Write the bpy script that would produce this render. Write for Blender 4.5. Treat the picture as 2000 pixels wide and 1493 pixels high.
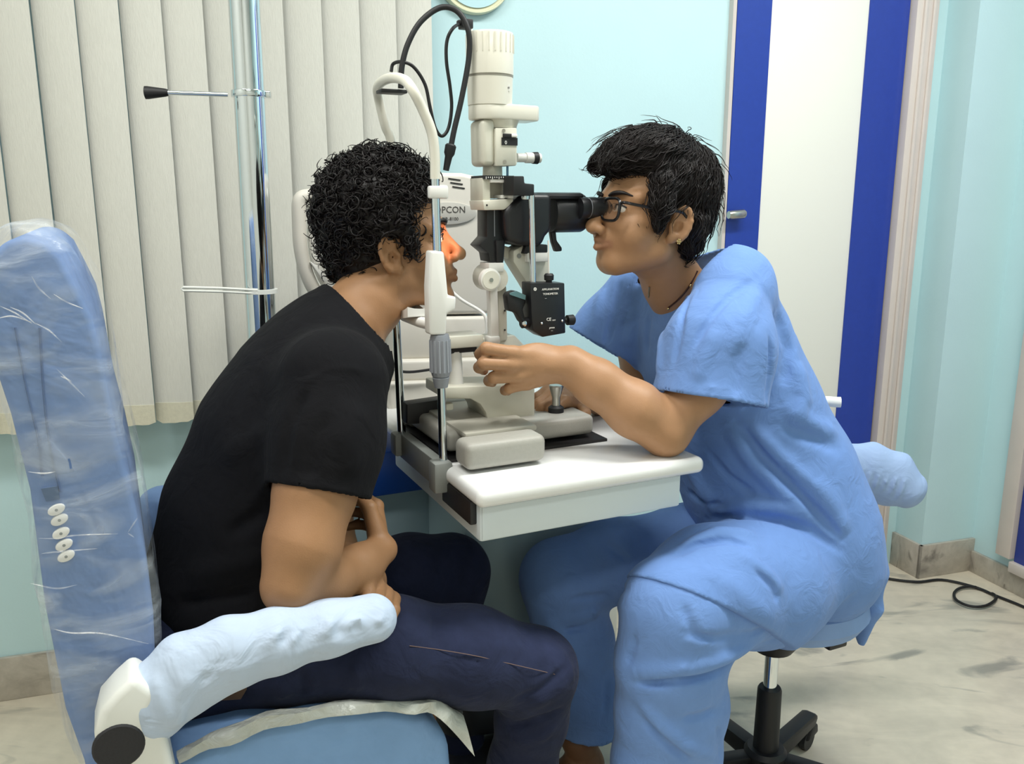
import bpy, bmesh, math, random
import numpy as np
from mathutils import Vector, Matrix

# ------------------------------------------------------------------ camera, world, lights, exposure
SC = bpy.context.scene
COL = SC.collection
for o in list(bpy.data.objects):
    bpy.data.objects.remove(o)
FPX, IW, IH, CAMZ, PITCH = 1650.0, 2000.0, 1493.0, 1.25, math.radians(12.1)
cam_data = bpy.data.cameras.new('camera')
cam_data.sensor_width = 36.0
cam_data.lens = 36.0 * FPX / IW
cam_data.clip_start = 0.02
cam = bpy.data.objects.new('camera', cam_data)
cam.location = (0, 0, CAMZ)
cam.rotation_euler = (math.pi / 2 - PITCH, 0, 0)
COL.objects.link(cam)
SC.camera = cam
SC.view_settings.view_transform = 'Standard'
SC.view_settings.look = 'None'
SC.view_settings.exposure = -0.17
SC.view_settings.gamma = 1.0
SC.view_settings.use_curve_mapping = False
cy = SC.cycles
cy.max_bounces = 7; cy.diffuse_bounces = 3; cy.glossy_bounces = 3; cy.transmission_bounces = 4; cy.transparent_max_bounces = 8
cy.caustics_reflective = False; cy.caustics_refractive = False
world = bpy.data.worlds.new('world')
world.use_nodes = True
world.node_tree.nodes['Background'].inputs[0].default_value = (0.95, 0.97, 1.0, 1)
world.node_tree.nodes['Background'].inputs[1].default_value = 0.15
SC.world = world

def area_light(name, loc, size, power, color, rot=(0, 0, 0)):
    d = bpy.data.lights.new(name, 'AREA')
    d.shape = 'RECTANGLE'; d.size, d.size_y = size
    d.energy = power; d.color = color
    o = bpy.data.objects.new(name, d)
    o.location = loc; o.rotation_euler = rot
    COL.objects.link(o)
    return o
LIGHTS = [((-0.60, 0.75, 2.66), 22.0), ((0.95, 1.35, 2.66), 40.0), ((0.1, -0.9, 2.66), 11.0)]
ROOM_A = math.radians(17.5)
for L, pw in LIGHTS:
    area_light('ceiling_lamp_light', L, (1.15, 0.24), pw, (1.0, 0.985, 0.94), (0, 0, ROOM_A))

# ------------------------------------------------------------------ pixel rays and frames
CS, SN = math.cos(PITCH), math.sin(PITCH)
CAM = Vector((0, 0, CAMZ))
def ray(px, py):
    u = -(py - IH / 2) / FPX
    return Vector(((px - IW / 2) / FPX, CS + u * SN, u * CS - SN))
def at(px, py, Y):
    d = ray(px, py); return CAM + d * (Y / d.y)
def atz(px, py, z):
    d = ray(px, py); return CAM + d * ((z - CAMZ) / d.z)
class Frame:
    """vertical plane through M; e1 along it, e2 away from the camera"""
    def __init__(s, M, ang):
        s.M = Vector((M[0], M[1], 0)); s.a = ang
        s.e1 = Vector((math.cos(ang), math.sin(ang), 0)); s.e2 = Vector((-math.sin(ang), math.cos(ang), 0))
        s.up = Vector((0, 0, 1))
    def pt(s, px, py, off=0.0):
        d = ray(px, py)
        k = s.M.dot(s.e2) + off
        return CAM + d * (k / d.dot(s.e2))
    def loc(s, px, py, off=0.0):
        p = s.pt(px, py, off); return ((p - s.M).dot(s.e1), p.z)
    def w(s, x, off, z):
        return s.M + s.e1 * x + s.e2 * off + Vector((0, 0, z))
    def sc(s, px, py, off=0.0):
        return (s.pt(px, py, off) - CAM).length / FPX      # metres per pixel (approx)
PS = Frame((-0.154, 1.39), math.radians(25.2))
WF = Frame((-1.244, 1.968), ROOM_A)

# ------------------------------------------------------------------ materials
def lin(h):
    h = h.lstrip('#'); v = [int(h[i:i + 2], 16) / 255 for i in (0, 2, 4)]
    return tuple((x / 12.92 if x <= 0.04045 else ((x + 0.055) / 1.055) ** 2.4) for x in v) + (1.0,)
MATS = {}
def mat(name, col, rough=0.5, metal=0.0, var=0.0, vscale=20.0, bump=0.0, bscale=80.0, sss=0.0, sheen=0.0,
        coat=0.0, emit=None, estr=0.0, alpha=1.0, trans=0.0, spec=0.5, attr=None, stretch=None, crumple=0.0, cscale=25.0):
    if name in MATS: return MATS[name]
    m = bpy.data.materials.new(name); m.use_nodes = True
    nt = m.node_tree; b = nt.nodes['Principled BSDF']
    c = lin(col) if isinstance(col, str) else col
    b.inputs['Base Color'].default_value = c
    b.inputs['Roughness'].default_value = rough
    b.inputs['Metallic'].default_value = metal
    b.inputs['Specular IOR Level'].default_value = spec
    b.inputs['Coat Weight'].default_value = coat
    b.inputs['Sheen Weight'].default_value = sheen
    b.inputs['Alpha'].default_value = alpha
    b.inputs['Transmission Weight'].default_value = trans
    if sss > 0:
        b.inputs['Subsurface Weight'].default_value = sss
        b.inputs['Subsurface Radius'].default_value = (0.9, 0.35, 0.2)
        b.inputs['Subsurface Scale'].default_value = 0.008
    if emit:
        b.inputs['Emission Color'].default_value = lin(emit); b.inputs['Emission Strength'].default_value = estr
    tc = nt.nodes.new('ShaderNodeTexCoord'); src = tc.outputs['Object']
    if stretch:
        mp = nt.nodes.new('ShaderNodeMapping'); mp.inputs['Scale'].default_value = stretch
        nt.links.new(src, mp.inputs['Vector']); src = mp.outputs['Vector']
    last = None
    if var > 0:
        n = nt.nodes.new('ShaderNodeTexNoise'); n.inputs['Scale'].default_value = vscale; n.inputs['Detail'].default_value = 6
        nt.links.new(src, n.inputs['Vector'])
        hv = nt.nodes.new('ShaderNodeHueSaturation'); hv.inputs['Color'].default_value = c
        mr = nt.nodes.new('ShaderNodeMapRange'); mr.inputs['From Min'].default_value = 0.3; mr.inputs['From Max'].default_value = 0.7
        mr.inputs['To Min'].default_value = 1 - var; mr.inputs['To Max'].default_value = 1 + var
        nt.links.new(n.outputs['Fac'], mr.inputs['Value']); nt.links.new(mr.outputs['Result'], hv.inputs['Value'])
        last = hv.outputs['Color']
    if attr:
        a = nt.nodes.new('ShaderNodeAttribute'); a.attribute_name = attr
        mx = nt.nodes.new('ShaderNodeMix'); mx.data_type = 'RGBA'; mx.blend_type = 'MULTIPLY'; mx.inputs[0].default_value = 1.0
        if last: nt.links.new(last, mx.inputs[6])
        else: mx.inputs[6].default_value = c
        nt.links.new(a.outputs['Color'], mx.inputs[7]); last = mx.outputs[2]
    if last: nt.links.new(last, b.inputs['Base Color'])
    if bump > 0:
        n2 = nt.nodes.new('ShaderNodeTexNoise'); n2.inputs['Scale'].default_value = bscale; n2.inputs['Detail'].default_value = 5
        nt.links.new(src, n2.inputs['Vector'])
        bp = nt.nodes.new('ShaderNodeBump'); bp.inputs['Strength'].default_value = bump; bp.inputs['Distance'].default_value = 0.003
        nt.links.new(n2.outputs['Fac'], bp.inputs['Height']); nt.links.new(bp.outputs['Normal'], b.inputs['Normal'])
        if crumple > 0:
            n3 = nt.nodes.new('ShaderNodeTexNoise'); n3.inputs['Scale'].default_value = cscale; n3.inputs['Detail'].default_value = 3; n3.inputs['Distortion'].default_value = 1.2
            nt.links.new(src, n3.inputs['Vector'])
            b3 = nt.nodes.new('ShaderNodeBump'); b3.inputs['Strength'].default_value = crumple; b3.inputs['Distance'].default_value = 0.012
            nt.links.new(n3.outputs['Fac'], b3.inputs['Height']); nt.links.new(b3.outputs['Normal'], bp.inputs['Normal'])
    MATS[name] = m
    return m
def marble(name, c0, c1, c2, scale, rough):
    m = bpy.data.materials.new(name); m.use_nodes = True
    nt = m.node_tree; b = nt.nodes['Principled BSDF']; N = nt.nodes.new; Lk = nt.links.new
    tc = N('ShaderNodeTexCoord'); mp = N('ShaderNodeMapping'); mp.inputs['Rotation'].default_value = (0, 0, 0.55); mp.inputs['Scale'].default_value = (1.0, 3.2, 1.5)
    Lk(tc.outputs['Object'], mp.inputs['Vector'])
    n1 = N('ShaderNodeTexNoise'); n1.inputs['Scale'].default_value = scale; n1.inputs['Detail'].default_value = 9; n1.inputs['Roughness'].default_value = 0.62; n1.inputs['Distortion'].default_value = 1.2
    n2 = N('ShaderNodeTexNoise'); n2.inputs['Scale'].default_value = scale * 0.7; n2.inputs['Detail'].default_value = 8; n2.inputs['Distortion'].default_value = 2.2
    n3 = N('ShaderNodeTexNoise'); n3.inputs['Scale'].default_value = scale * 9; n3.inputs['Detail'].default_value = 4
    for n in (n1, n2): Lk(mp.outputs['Vector'], n.inputs['Vector'])
    Lk(tc.outputs['Object'], n3.inputs['Vector'])
    r1 = N('ShaderNodeValToRGB'); r1.color_ramp.elements[0].position = 0.36; r1.color_ramp.elements[1].position = 0.6
    r1.color_ramp.elements[0].color = lin(c1); r1.color_ramp.elements[1].color = lin(c0)
    Lk(n1.outputs['Fac'], r1.inputs['Fac'])
    r2 = N('ShaderNodeValToRGB'); e = r2.color_ramp.elements
    e[0].position = 0.30; e[0].color = (1, 1, 1, 1); e[1].position = 0.40; e[1].color = (0, 0, 0, 1)
    Lk(n2.outputs['Fac'], r2.inputs['Fac'])
    mx = N('ShaderNodeMix'); mx.data_type = 'RGBA'; Lk(r2.outputs['Color'], mx.inputs[0]); Lk(r1.outputs['Color'], mx.inputs[6]); mx.inputs[7].default_value = lin(c2)
    hv = N('ShaderNodeHueSaturation'); Lk(mx.outputs[2], hv.inputs['Color'])
    mr = N('ShaderNodeMapRange'); mr.inputs['To Min'].default_value = 0.86; mr.inputs['To Max'].default_value = 1.12; Lk(n3.outputs['Fac'], mr.inputs['Value']); Lk(mr.outputs['Result'], hv.inputs['Value'])
    Lk(hv.outputs['Color'], b.inputs['Base Color']); b.inputs['Roughness'].default_value = rough
    return m

# ------------------------------------------------------------------ mesh helpers
def tag(o, label=None, cat=None, group=None, kind=None):
    if label: o['label'] = label
    if cat: o['category'] = cat
    if group: o['group'] = group
    if kind: o['kind'] = kind
    return o
def thing(name, loc, label, cat, group=None):
    o = bpy.data.objects.new(name, None); o.location = loc; o.empty_display_size = 0.05
    COL.objects.link(o)
    return tag(o, label, cat, group)
def wloc(o):
    v = Vector((0, 0, 0))
    while o: v = v + o.location; o = o.parent
    return v
def basis(d):
    d = Vector(d).normalized()
    a = Vector((0, 0, 1)) if abs(d.z) < 0.9 else Vector((1, 0, 0))
    u = a.cross(d).normalized(); v = d.cross(u); return u, v, d
class MB:
    """collects shapes in world space; build() links them as one mesh object"""
    def __init__(s): s.v = []; s.f = []
    def add(s, vs, fs):
        n = len(s.v); s.v += [tuple(p) for p in vs]; s.f += [tuple(i + n for i in f) for f in fs]; return s
    def box(s, c, size, ex=(1, 0, 0), ey=(0, 1, 0), ez=(0, 0, 1)):
        c = Vector(c); ex, ey, ez = Vector(ex).normalized(), Vector(ey).normalized(), Vector(ez).normalized()
        vs = [c + ex * (size[0] / 2 * i) + ey * (size[1] / 2 * j) + ez * (size[2] / 2 * k) for k in (-1, 1) for j in (-1, 1) for i in (-1, 1)]
        return s.add(vs, [(0, 2, 3, 1), (4, 5, 7, 6), (0, 1, 5, 4), (2, 6, 7, 3), (1, 3, 7, 5), (0, 4, 6, 2)])
    def fbox(s, fr, x0, x1, o0, o1, z0, z1):
        return s.box(fr.w((x0 + x1) / 2, (o0 + o1) / 2, (z0 + z1) / 2), (abs(x1 - x0), abs(o1 - o0), abs(z1 - z0)), fr.e1, fr.e2)
    def pbox(s, fr, px0, py0, px1, py1, o0, o1):
        """box whose near face (offset o0) spans the given photo pixels"""
        xm, ym = (px0 + px1) / 2, (py0 + py1) / 2
        x0, _ = fr.loc(px0, ym, o0); x1, _ = fr.loc(px1, ym, o0)
        _, z0 = fr.loc(xm, py1, o0); _, z1 = fr.loc(xm, py0, o0)
        return s.fbox(fr, x0, x1, o0, o1, z0, z1)
    def prism(s, pts3, d):
        """extrude polygon pts3 along vector d"""
        n = len(pts3); d = Vector(d); vs = [Vector(p) for p in pts3] + [Vector(p) + d for p in pts3]
        fs = [tuple(range(n))[::-1], tuple(range(n, 2 * n))] + [(i, (i + 1) % n, n + (i + 1) % n, n + i) for i in range(n)]
        return s.add(vs, fs)
    def pprism(s, fr, pix, o0, o1):
        return s.prism([fr.pt(x, y, o0) for x, y in pix], fr.e2 * (o1 - o0))
    def cyl(s, p0, p1, r0, r1=None, seg=24, cap=True):
        return s.tube([p0, p1], [r0, r0 if r1 is None else r1], seg, cap)
    def tube(s, path, r, seg=10, cap=True):
        P = [Vector(p) for p in path]; n = len(P)
        if not isinstance(r, (list, tuple)): r = [r] * n
        u = None; vs = []
        for i in range(n):
            t = (P[min(i + 1, n - 1)] - P[max(i - 1, 0)]).normalized()
            if u is None: u, v, _ = basis(t)
            else:
                u = (u - t * u.dot(t)).normalized(); v = t.cross(u)
            for k in range(seg):
                a = 2 * math.pi * k / seg
                vs.append(P[i] + (u * math.cos(a) + v * math.sin(a)) * r[i])
        fs = [(i * seg + k, i * seg + (k + 1) % seg, (i + 1) * seg + (k + 1) % seg, (i + 1) * seg + k) for i in range(n - 1) for k in range(seg)]
        if cap: fs += [tuple(range(seg))[::-1], tuple((n - 1) * seg + k for k in range(seg))]
        return s.add(vs, fs)
    def lathe(s, o, d, prof, seg=32):
        """prof: (distance along d, radius)"""
        u, v, d = basis(d); o = Vector(o); vs = []
        for h, r in prof:
            for k in range(seg):
                a = 2 * math.pi * k / seg; vs.append(o + d * h + (u * math.cos(a) + v * math.sin(a)) * r)
        n = len(prof)
        fs = [(i * seg + k, i * seg + (k + 1) % seg, (i + 1) * seg + (k + 1) % seg, (i + 1) * seg + k) for i in range(n - 1) for k in range(seg)]
        fs += [tuple(range(seg))[::-1], tuple((n - 1) * seg + k for k in range(seg))]
        return s.add(vs, fs)
    def ball(s, c, r, seg=14, rings=8, sq=(1, 1, 1)):
        c = Vector(c)
        vs = [c + Vector((r * sq[0] * math.sin(math.pi * i / rings) * math.cos(2 * math.pi * k / seg), r * sq[1] * math.sin(math.pi * i / rings) * math.sin(2 * math.pi * k / seg), r * sq[2] * math.cos(math.pi * i / rings))) for i in range(rings + 1) for k in range(seg)]
        fs = [(i * seg + k, (i + 1) * seg + k, (i + 1) * seg + (k + 1) % seg, i * seg + (k + 1) % seg) for i in range(rings) for k in range(seg)]
        return s.add(vs, fs)
    def build(s, name, m, parent=None, bevel=0.0, seg=2, smooth=True, angle=35, label=None):
        me = bpy.data.meshes.new(name)
        base = wloc(parent) if parent else (sum((Vector(p) for p in s.v), Vector()) / len(s.v))
        if not parent: base.z = min(p[2] for p in s.v)
        bm = bmesh.new()
        vs = [bm.verts.new(Vector(p) - base) for p in s.v]
        for f in s.f:
            try: bm.faces.new([vs[i] for i in f])
            except ValueError: pass
        bmesh.ops.remove_doubles(bm, verts=bm.verts, dist=1e-6)
        bmesh.ops.dissolve_degenerate(bm, dist=1e-6, edges=bm.edges)
        bmesh.ops.recalc_face_normals(bm, faces=bm.faces)
        if bevel > 0:
            ed = [e for e in bm.edges if len(e.link_faces) == 2 and e.calc_face_angle(0) > math.radians(28)]
            bmesh.ops.bevel(bm, geom=ed, offset=bevel, segments=seg, profile=0.5, affect='EDGES', clamp_overlap=True)
        bm.to_mesh(me); bm.free()
        if smooth:
            me.polygons.foreach_set('use_smooth', [True] * len(me.polygons)); me.set_sharp_from_angle(angle=math.radians(angle))
        if m: me.materials.append(m)
        o = bpy.data.objects.new(name, me); COL.objects.link(o)
        if parent: o.parent = parent
        else: o.location = base
        if label: o['label'] = label
        return o
def spline(pts, n=8):
    """Catmull-Rom through points"""
    P = [Vector(p) for p in pts]; P = [P[0] * 2 - P[1]] + P + [P[-1] * 2 - P[-2]]; out = []
    for i in range(1, len(P) - 2):
        for k in range(n):
            t = k / n
            out.append(0.5 * ((2 * P[i]) + (P[i + 1] - P[i - 1]) * t + (2 * P[i - 1] - 5 * P[i] + 4 * P[i + 1] - P[i + 2]) * t * t + (3 * P[i] - P[i - 1] - 3 * P[i + 1] + P[i + 2]) * t ** 3))
    out.append(P[-2]); return out
def lettering(name, txt, loc, right, up, height, m, parent, depth=0.0004, align='CENTER'):
    cu = bpy.data.curves.new(name, 'FONT'); cu.body = txt; cu.size = height * 1.4; cu.extrude = depth; cu.align_x = align; cu.resolution_u = 2
    tmp = bpy.data.objects.new('tmp', cu); COL.objects.link(tmp)
    bpy.context.view_layer.update()
    me = bpy.data.meshes.new_from_object(tmp.evaluated_get(bpy.context.evaluated_depsgraph_get()))
    bpy.data.objects.remove(tmp)
    r = Vector(right).normalized(); u = Vector(up).normalized(); n = r.cross(u)
    M = Matrix((r, u, n)).transposed().to_4x4(); M.translation = Vector(loc) - wloc(parent)
    me.transform(M); me.name = name
    me.materials.clear(); me.materials.append(m)
    o = bpy.data.objects.new(name, me); COL.objects.link(o); o.parent = parent
    return o
UP = Vector((0, 0, 1))

# ------------------------------------------------------------------ signed-distance modelling (numpy) + surface nets
def V3(p): return np.array(p, dtype=np.float32)
def smin(a, b, k):
    h = np.clip(0.5 + 0.5 * (b - a) / k, 0, 1); return b + (a - b) * h - k * h * (1 - h)
def smax(a, b, k): return -smin(-a, -b, k)
def d_cone(P, a, b, ra, rb):
    a = V3(a); b = V3(b); ba = b - a; q = P - a
    h = np.clip(q @ ba / max(float(ba @ ba), 1e-9), 0, 1)
    return np.linalg.norm(q - h[:, None] * ba, axis=1) - (ra + (rb - ra) * h)
def d_chain(P, pts, rs, k=0.01):
    d = None
    for i in range(len(pts) - 1):
        e = d_cone(P, pts[i], pts[i + 1], rs[i], rs[i + 1]); d = e if d is None else smin(d, e, k)
    return d
def d_ell(P, c, r, R=None):
    q = P - V3(c)
    if R is not None: q = q @ R
    r = V3(r); k0 = np.linalg.norm(q / r, axis=1); k1 = np.linalg.norm(q / (r * r), axis=1)
    return k0 * (k0 - 1) / np.maximum(k1, 1e-9)
def d_sph(P, c, r): return np.linalg.norm(P - V3(c), axis=1) - r
def d_box(P, c, hs, R=None, r=0.0):
    q = P - V3(c)
    if R is not None: q = q @ R
    q = np.abs(q) - (V3(hs) - r)
    return np.linalg.norm(np.maximum(q, 0), axis=1) + np.minimum(q.max(axis=1), 0) - r
def d_loft(P, nodes, L, k=0.03):
    """nodes: (centre, lateral half width, other half width); L lateral axis"""
    L = V3(L) / np.linalg.norm(V3(L)); d = None
    for (c0, a0, b0), (c1, a1, b1) in zip(nodes[:-1], nodes[1:]):
        c0, c1 = V3(c0), V3(c1); ax = c1 - c0; n = np.linalg.norm(ax); ax = ax / n
        La = L - ax * (L @ ax); La /= np.linalg.norm(La); Na = np.cross(ax, La)
        q = P - c0; h = np.clip(q @ ax / n, 0, 1)
        w = q - h[:, None] * (ax * n)
        A = a0 + (a1 - a0) * h; B = b0 + (b1 - b0) * h; Cc = np.minimum(A, B)
        u = w @ La; v = w @ Na; z = w @ ax
        k0 = np.sqrt((u / A) ** 2 + (v / B) ** 2 + (z / Cc) ** 2); k1 = np.sqrt((u / A ** 2) ** 2 + (v / B ** 2) ** 2 + (z / Cc ** 2) ** 2)
        e = k0 * (k0 - 1) / np.maximum(k1, 1e-6)
        e = np.where(k0 < 1e-4, -Cc, e)
        d = e if d is None else smin(d, e, k)
    return d
def d_plane(P, p, n):
    n = V3(n) / np.linalg.norm(V3(n)); return (P - V3(p)) @ n
def frame_R(x, z):
    """columns = local x,y,z axes in world"""
    x = V3(x) / np.linalg.norm(V3(x)); z = V3(z); z = z - x * (z @ x); z = z / np.linalg.norm(z); return np.stack([x, np.cross(z, x), z], axis=1)
def hits(f, pix, t0=0.5, t1=3.2):
    """first surface points along photo rays (None where a ray misses)"""
    D = np.array([ray(x, y).normalized() for x, y in pix], dtype=np.float32); t = np.full(len(D), t0, np.float32); done = np.zeros(len(D), bool)
    for _ in range(90):
        v = f(V3(CAM) + D * t[:, None]); done |= v < .0007
        t = np.where(done | (t > t1), t, t + np.maximum(v * .8, .0007))
    return [CAM + Vector(d.tolist()) * float(k) if ok else None for d, k, ok in zip(D, t, done)]
def surface(f, lo, hi, h, B=8):
    lo = np.array(lo, float); hi = np.array(hi, float)
    nb = np.ceil((hi - lo) / (h * B)).astype(int); n = nb * B
    I = np.stack(np.meshgrid(*[np.arange(k) for k in nb], indexing='ij'), -1).reshape(-1, 3)
    cen = (lo + (I + 0.5) * B * h).astype(np.float32)
    dc = f(cen)
    val = np.empty(tuple(n), np.float32)
    v6 = val.reshape(nb[0], B, nb[1], B, nb[2], B)
    v6[:] = dc.reshape(nb[0], 1, nb[1], 1, nb[2], 1)
    act = np.nonzero(np.abs(dc) < B * h * 1.35)[0]
    g = np.stack(np.meshgrid(*[np.arange(B)] * 3, indexing='ij'), -1).reshape(-1, 3)
    CH = 400
    for s in range(0, len(act), CH):
        a = act[s:s + CH]
        pts = (lo + ((I[a] * B)[:, None, :] + g[None]) * h).reshape(-1, 3).astype(np.float32)
        d = f(pts).reshape(len(a), B, B, B)
        for q, k in enumerate(a):
            i, j, l = I[k]; v6[i, :, j, :, l, :] = d[q]
    ins = val < 0
    ins[0] = ins[-1] = False; ins[:, 0] = ins[:, -1] = False; ins[:, :, 0] = ins[:, :, -1] = False
    c = np.zeros(tuple(n - 1), np.int8)
    offs = [(i, j, k) for i in (0, 1) for j in (0, 1) for k in (0, 1)]
    for i, j, k in offs: c += ins[i:n[0] - 1 + i, j:n[1] - 1 + j, k:n[2] - 1 + k]
    cells = np.argwhere((c > 0) & (c < 8))
    idx = np.full(tuple(n - 1), -1, np.int32); idx[tuple(cells.T)] = np.arange(len(cells))
    cv = np.stack([val[cells[:, 0] + i, cells[:, 1] + j, cells[:, 2] + k] for i, j, k in offs], 1)
    O = np.array(offs, float); acc = np.zeros((len(cells), 3)); cnt = np.zeros(len(cells))
    for a in range(8):
        for b in range(a + 1, 8):
            if abs(O[a] - O[b]).sum() == 1:
                m = (cv[:, a] < 0) != (cv[:, b] < 0)
                t = np.where(m, cv[:, a] / np.where(m, cv[:, a] - cv[:, b], 1), 0)
                acc += m[:, None] * (O[a] + t[:, None] * (O[b] - O[a])); cnt += m
    verts = lo + (cells + acc / np.maximum(cnt, 1)[:, None]) * h
    quads = []
    for ax in range(3):
        sl0 = [slice(1, -1)] * 3; sl1 = [slice(1, -1)] * 3
        sl0[ax] = slice(0, -1); sl1[ax] = slice(1, None)
        A = ins[tuple(sl0)]; Bm = ins[tuple(sl1)]
        e = np.argwhere(A != Bm)
        flip = A[tuple(e.T)]
        p = e + 1; p[:, ax] -= 1
        b1, b2 = [(1, 2), (2, 0), (0, 1)][ax]
        qs = []
        for d1, d2 in ((-1, -1), (0, -1), (0, 0), (-1, 0)):
            q = p.copy(); q[:, b1] += d1; q[:, b2] += d2; qs.append(idx[tuple(q.T)])
        q = np.stack(qs, 1); q[~flip] = q[~flip][:, ::-1]
        quads.append(q)
    Q = np.concatenate(quads); Q = Q[(Q >= 0).all(1)]
    return verts, Q
def np_mesh(name, verts, quads, m, parent=None, base=None, attr=None, smooth=True):
    me = bpy.data.meshes.new(name)
    b = np.array(wloc(parent)) if parent else np.array(base)
    v = (np.asarray(verts) - b).astype(np.float32); k = quads.shape[1]
    me.vertices.add(len(v)); me.vertices.foreach_set('co', v.ravel())
    me.loops.add(quads.size); me.loops.foreach_set('vertex_index', quads.astype(np.int32).ravel())
    me.polygons.add(len(quads)); me.polygons.foreach_set('loop_start', np.arange(0, quads.size, k, dtype=np.int32))
    try: me.polygons.foreach_set('loop_total', np.full(len(quads), k, np.int32))
    except Exception: pass
    me.update(calc_edges=True); me.validate()
    if smooth: me.polygons.foreach_set('use_smooth', np.ones(len(me.polygons), bool))
    if attr is not None:
        ca = me.color_attributes.new('tint', 'FLOAT_COLOR', 'POINT')
        ca.data.foreach_set('color', np.concatenate([attr, np.ones((len(attr), 1))], 1).astype(np.float32).ravel())
    if m: me.materials.append(m)
    o = bpy.data.objects.new(name, me); COL.objects.link(o)
    if parent: o.parent = parent
    else: o.location = Vector(b)
    return o
def relax(verts, quads, it=2, lam=0.5):
    n = len(verts); v = np.asarray(verts).copy()
    e = np.concatenate([quads[:, [0, 1]], quads[:, [1, 2]], quads[:, [2, 3]], quads[:, [3, 0]]]); e = np.unique(np.sort(e, 1), axis=0)
    deg = np.bincount(e.ravel(), minlength=n)
    for i in range(it):
        for l in (lam, -lam * 1.03):
            s = np.stack([np.bincount(e[:, 0], v[e[:, 1], a], n) + np.bincount(e[:, 1], v[e[:, 0], a], n) for a in range(3)], 1)
            v += l * (s / np.maximum(deg, 1)[:, None] - v)
    return v

# ================================================================== THE ROOM
M_wall = mat('wall_paint', '#c6e6eb', 0.55, var=0.03, vscale=3, bump=0.08, bscale=140)
M_ceil = mat('ceiling_paint', '#eef0ec', 0.8)
M_floor = marble('floor_marble', '#ddd3bf', '#cdc4b2', '#a19d92', 2.6, 0.3)
M_skirt = marble('skirting_marble', '#c2bcb0', '#a8a196', '#77736c', 5.0, 0.3)
M_frame = mat('frame_paint', '#d6cdc6', 0.45, var=0.03, vscale=8)
M_dblue = mat('door_blue', '#2440a0', 0.35, var=0.04, vscale=60)
M_dwhite = mat('door_white', '#f0f0e6', 0.4)
M_steel = mat('brushed_steel', '#b9b7b0', 0.3, 1.0)
M_chrome = mat('chrome', '#dfe6ea', 0.08, 1.0)
M_black = mat('black_plastic', '#17181c', 0.4, bump=0.05, bscale=400)
M_rubber = mat('black_rubber', '#141417', 0.55)

def wall_obj(name, x0, x1, o0, o1, z0, z1, m, kind='structure', parent=None, bevel=0):
    o = MB().fbox(WF, x0, x1, o0, o1, z0, z1).build(name, m, parent, bevel=bevel)
    if kind: o['kind'] = kind
    return o
ZC = 2.75
cc = atz(1793, 1128, 0); ci = atz(1900, 1116, 0)
cs, co = (cc - WF.M).dot(WF.e1), (cc - WF.M).dot(WF.e2)
ci_s = (ci - WF.M).dot(WF.e1)
fs_ = WF.loc(1700, 860, -0.02)[0]
RS = ci_s                      # right wall surface
LS, FO = -0.75, -3.9
wall_obj('floor', LS - .1, RS + .1, FO - .1, .1, -.06, 0, M_floor)
wall_obj('ceiling', LS - .1, RS + .1, FO - .1, .1, ZC, ZC + .06, M_ceil)
wall_obj('wall_back', LS - .1, RS + .1, 0, .1, 0, ZC, M_wall)
M_wall2 = mat('wall_paint_white', '#e6e4dc', .6)
wall_obj('wall_left', LS - .1, LS, FO, 0, 0, ZC, M_wall2)
wall_obj('wall_front', LS - .1, RS + .1, FO - .1, FO, 0, ZC, M_wall2)
wall_obj('wall_right', RS, RS + .1, FO, 0, 0, ZC, M_wall)
col_s = max(cs, fs_ + .06)
wall_obj('wall_column', col_s, RS, co, 0, 0, ZC, M_wall)
SKH = 0.118
wall_obj('baseboard_back', LS, WF.loc(1420, 900, 0)[0], -.012, 0, 0, SKH, M_skirt, bevel=.002)
wall_obj('baseboard_column_side', col_s - .012, col_s, co - .012, 0, 0, SKH, M_skirt, bevel=.001)
wall_obj('baseboard_column', col_s - .012, RS, co - .012, co, 0, SKH, M_skirt, bevel=.001)
wall_obj('baseboard_left', LS, LS + .012, FO, 0, 0, SKH, M_skirt)

# striped door in the back wall
d0, d1 = WF.loc(1437, 60, -.02)[0], WF.loc(1772, 60, -.02)[0]
p1, p2 = WF.loc(1504, 60, -.02)[0], WF.loc(1694, 60, -.02)[0]
door = MB().fbox(WF, d0, d1, -.02, 0, .01, 2.05).build('door_1', M_dwhite, bevel=.002)
door['kind'] = 'structure'; door['label'] = 'white door with two vertical royal blue bands behind the seated examiner'
for a, b in ((d0, p1), (p2, d1)):
    MB().fbox(WF, a, b, -.0235, -.019, .012, 2.048).build('blue_band', M_dblue, door)
wall_obj('edge_strip', d0 - .012, d0 - .001, -.022, 0, .01, 2.05, M_frame, None, door)
hp = WF.pt(1452, 418, -.045); he = WF.pt(1424, 420, -.03)
MB().cyl(WF.pt(1438, 420, -.0236), WF.pt(1438, 420, -.05), .008, .008, 16).tube([WF.pt(1423, 420, -.05), WF.pt(1428, 420, -.05), WF.pt(1452, 418, -.05), WF.pt(1455, 418, -.05)], [.011, .0135, .0135, .010], 20).build('door_handle', M_steel, door)
f0, f1 = d1 + .004, d1 + .085
tr = MB().fbox(WF, f0, f1, -.05, 0, 0, 2.12).fbox(WF, f0 + .022, f0 + .034, -.058, -.049, 0, 2.12).fbox(WF, f0 + .055, f0 + .066, -.056, -.049, 0, 2.12).build('trim_1', M_frame, bevel=.003)
tr['kind'] = 'structure'
tr = MB().fbox(WF, d0 - .01, f1, -.05, 0, 2.06, 2.13).build('trim_2', M_frame, bevel=.003); tr['kind'] = 'structure'
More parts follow.
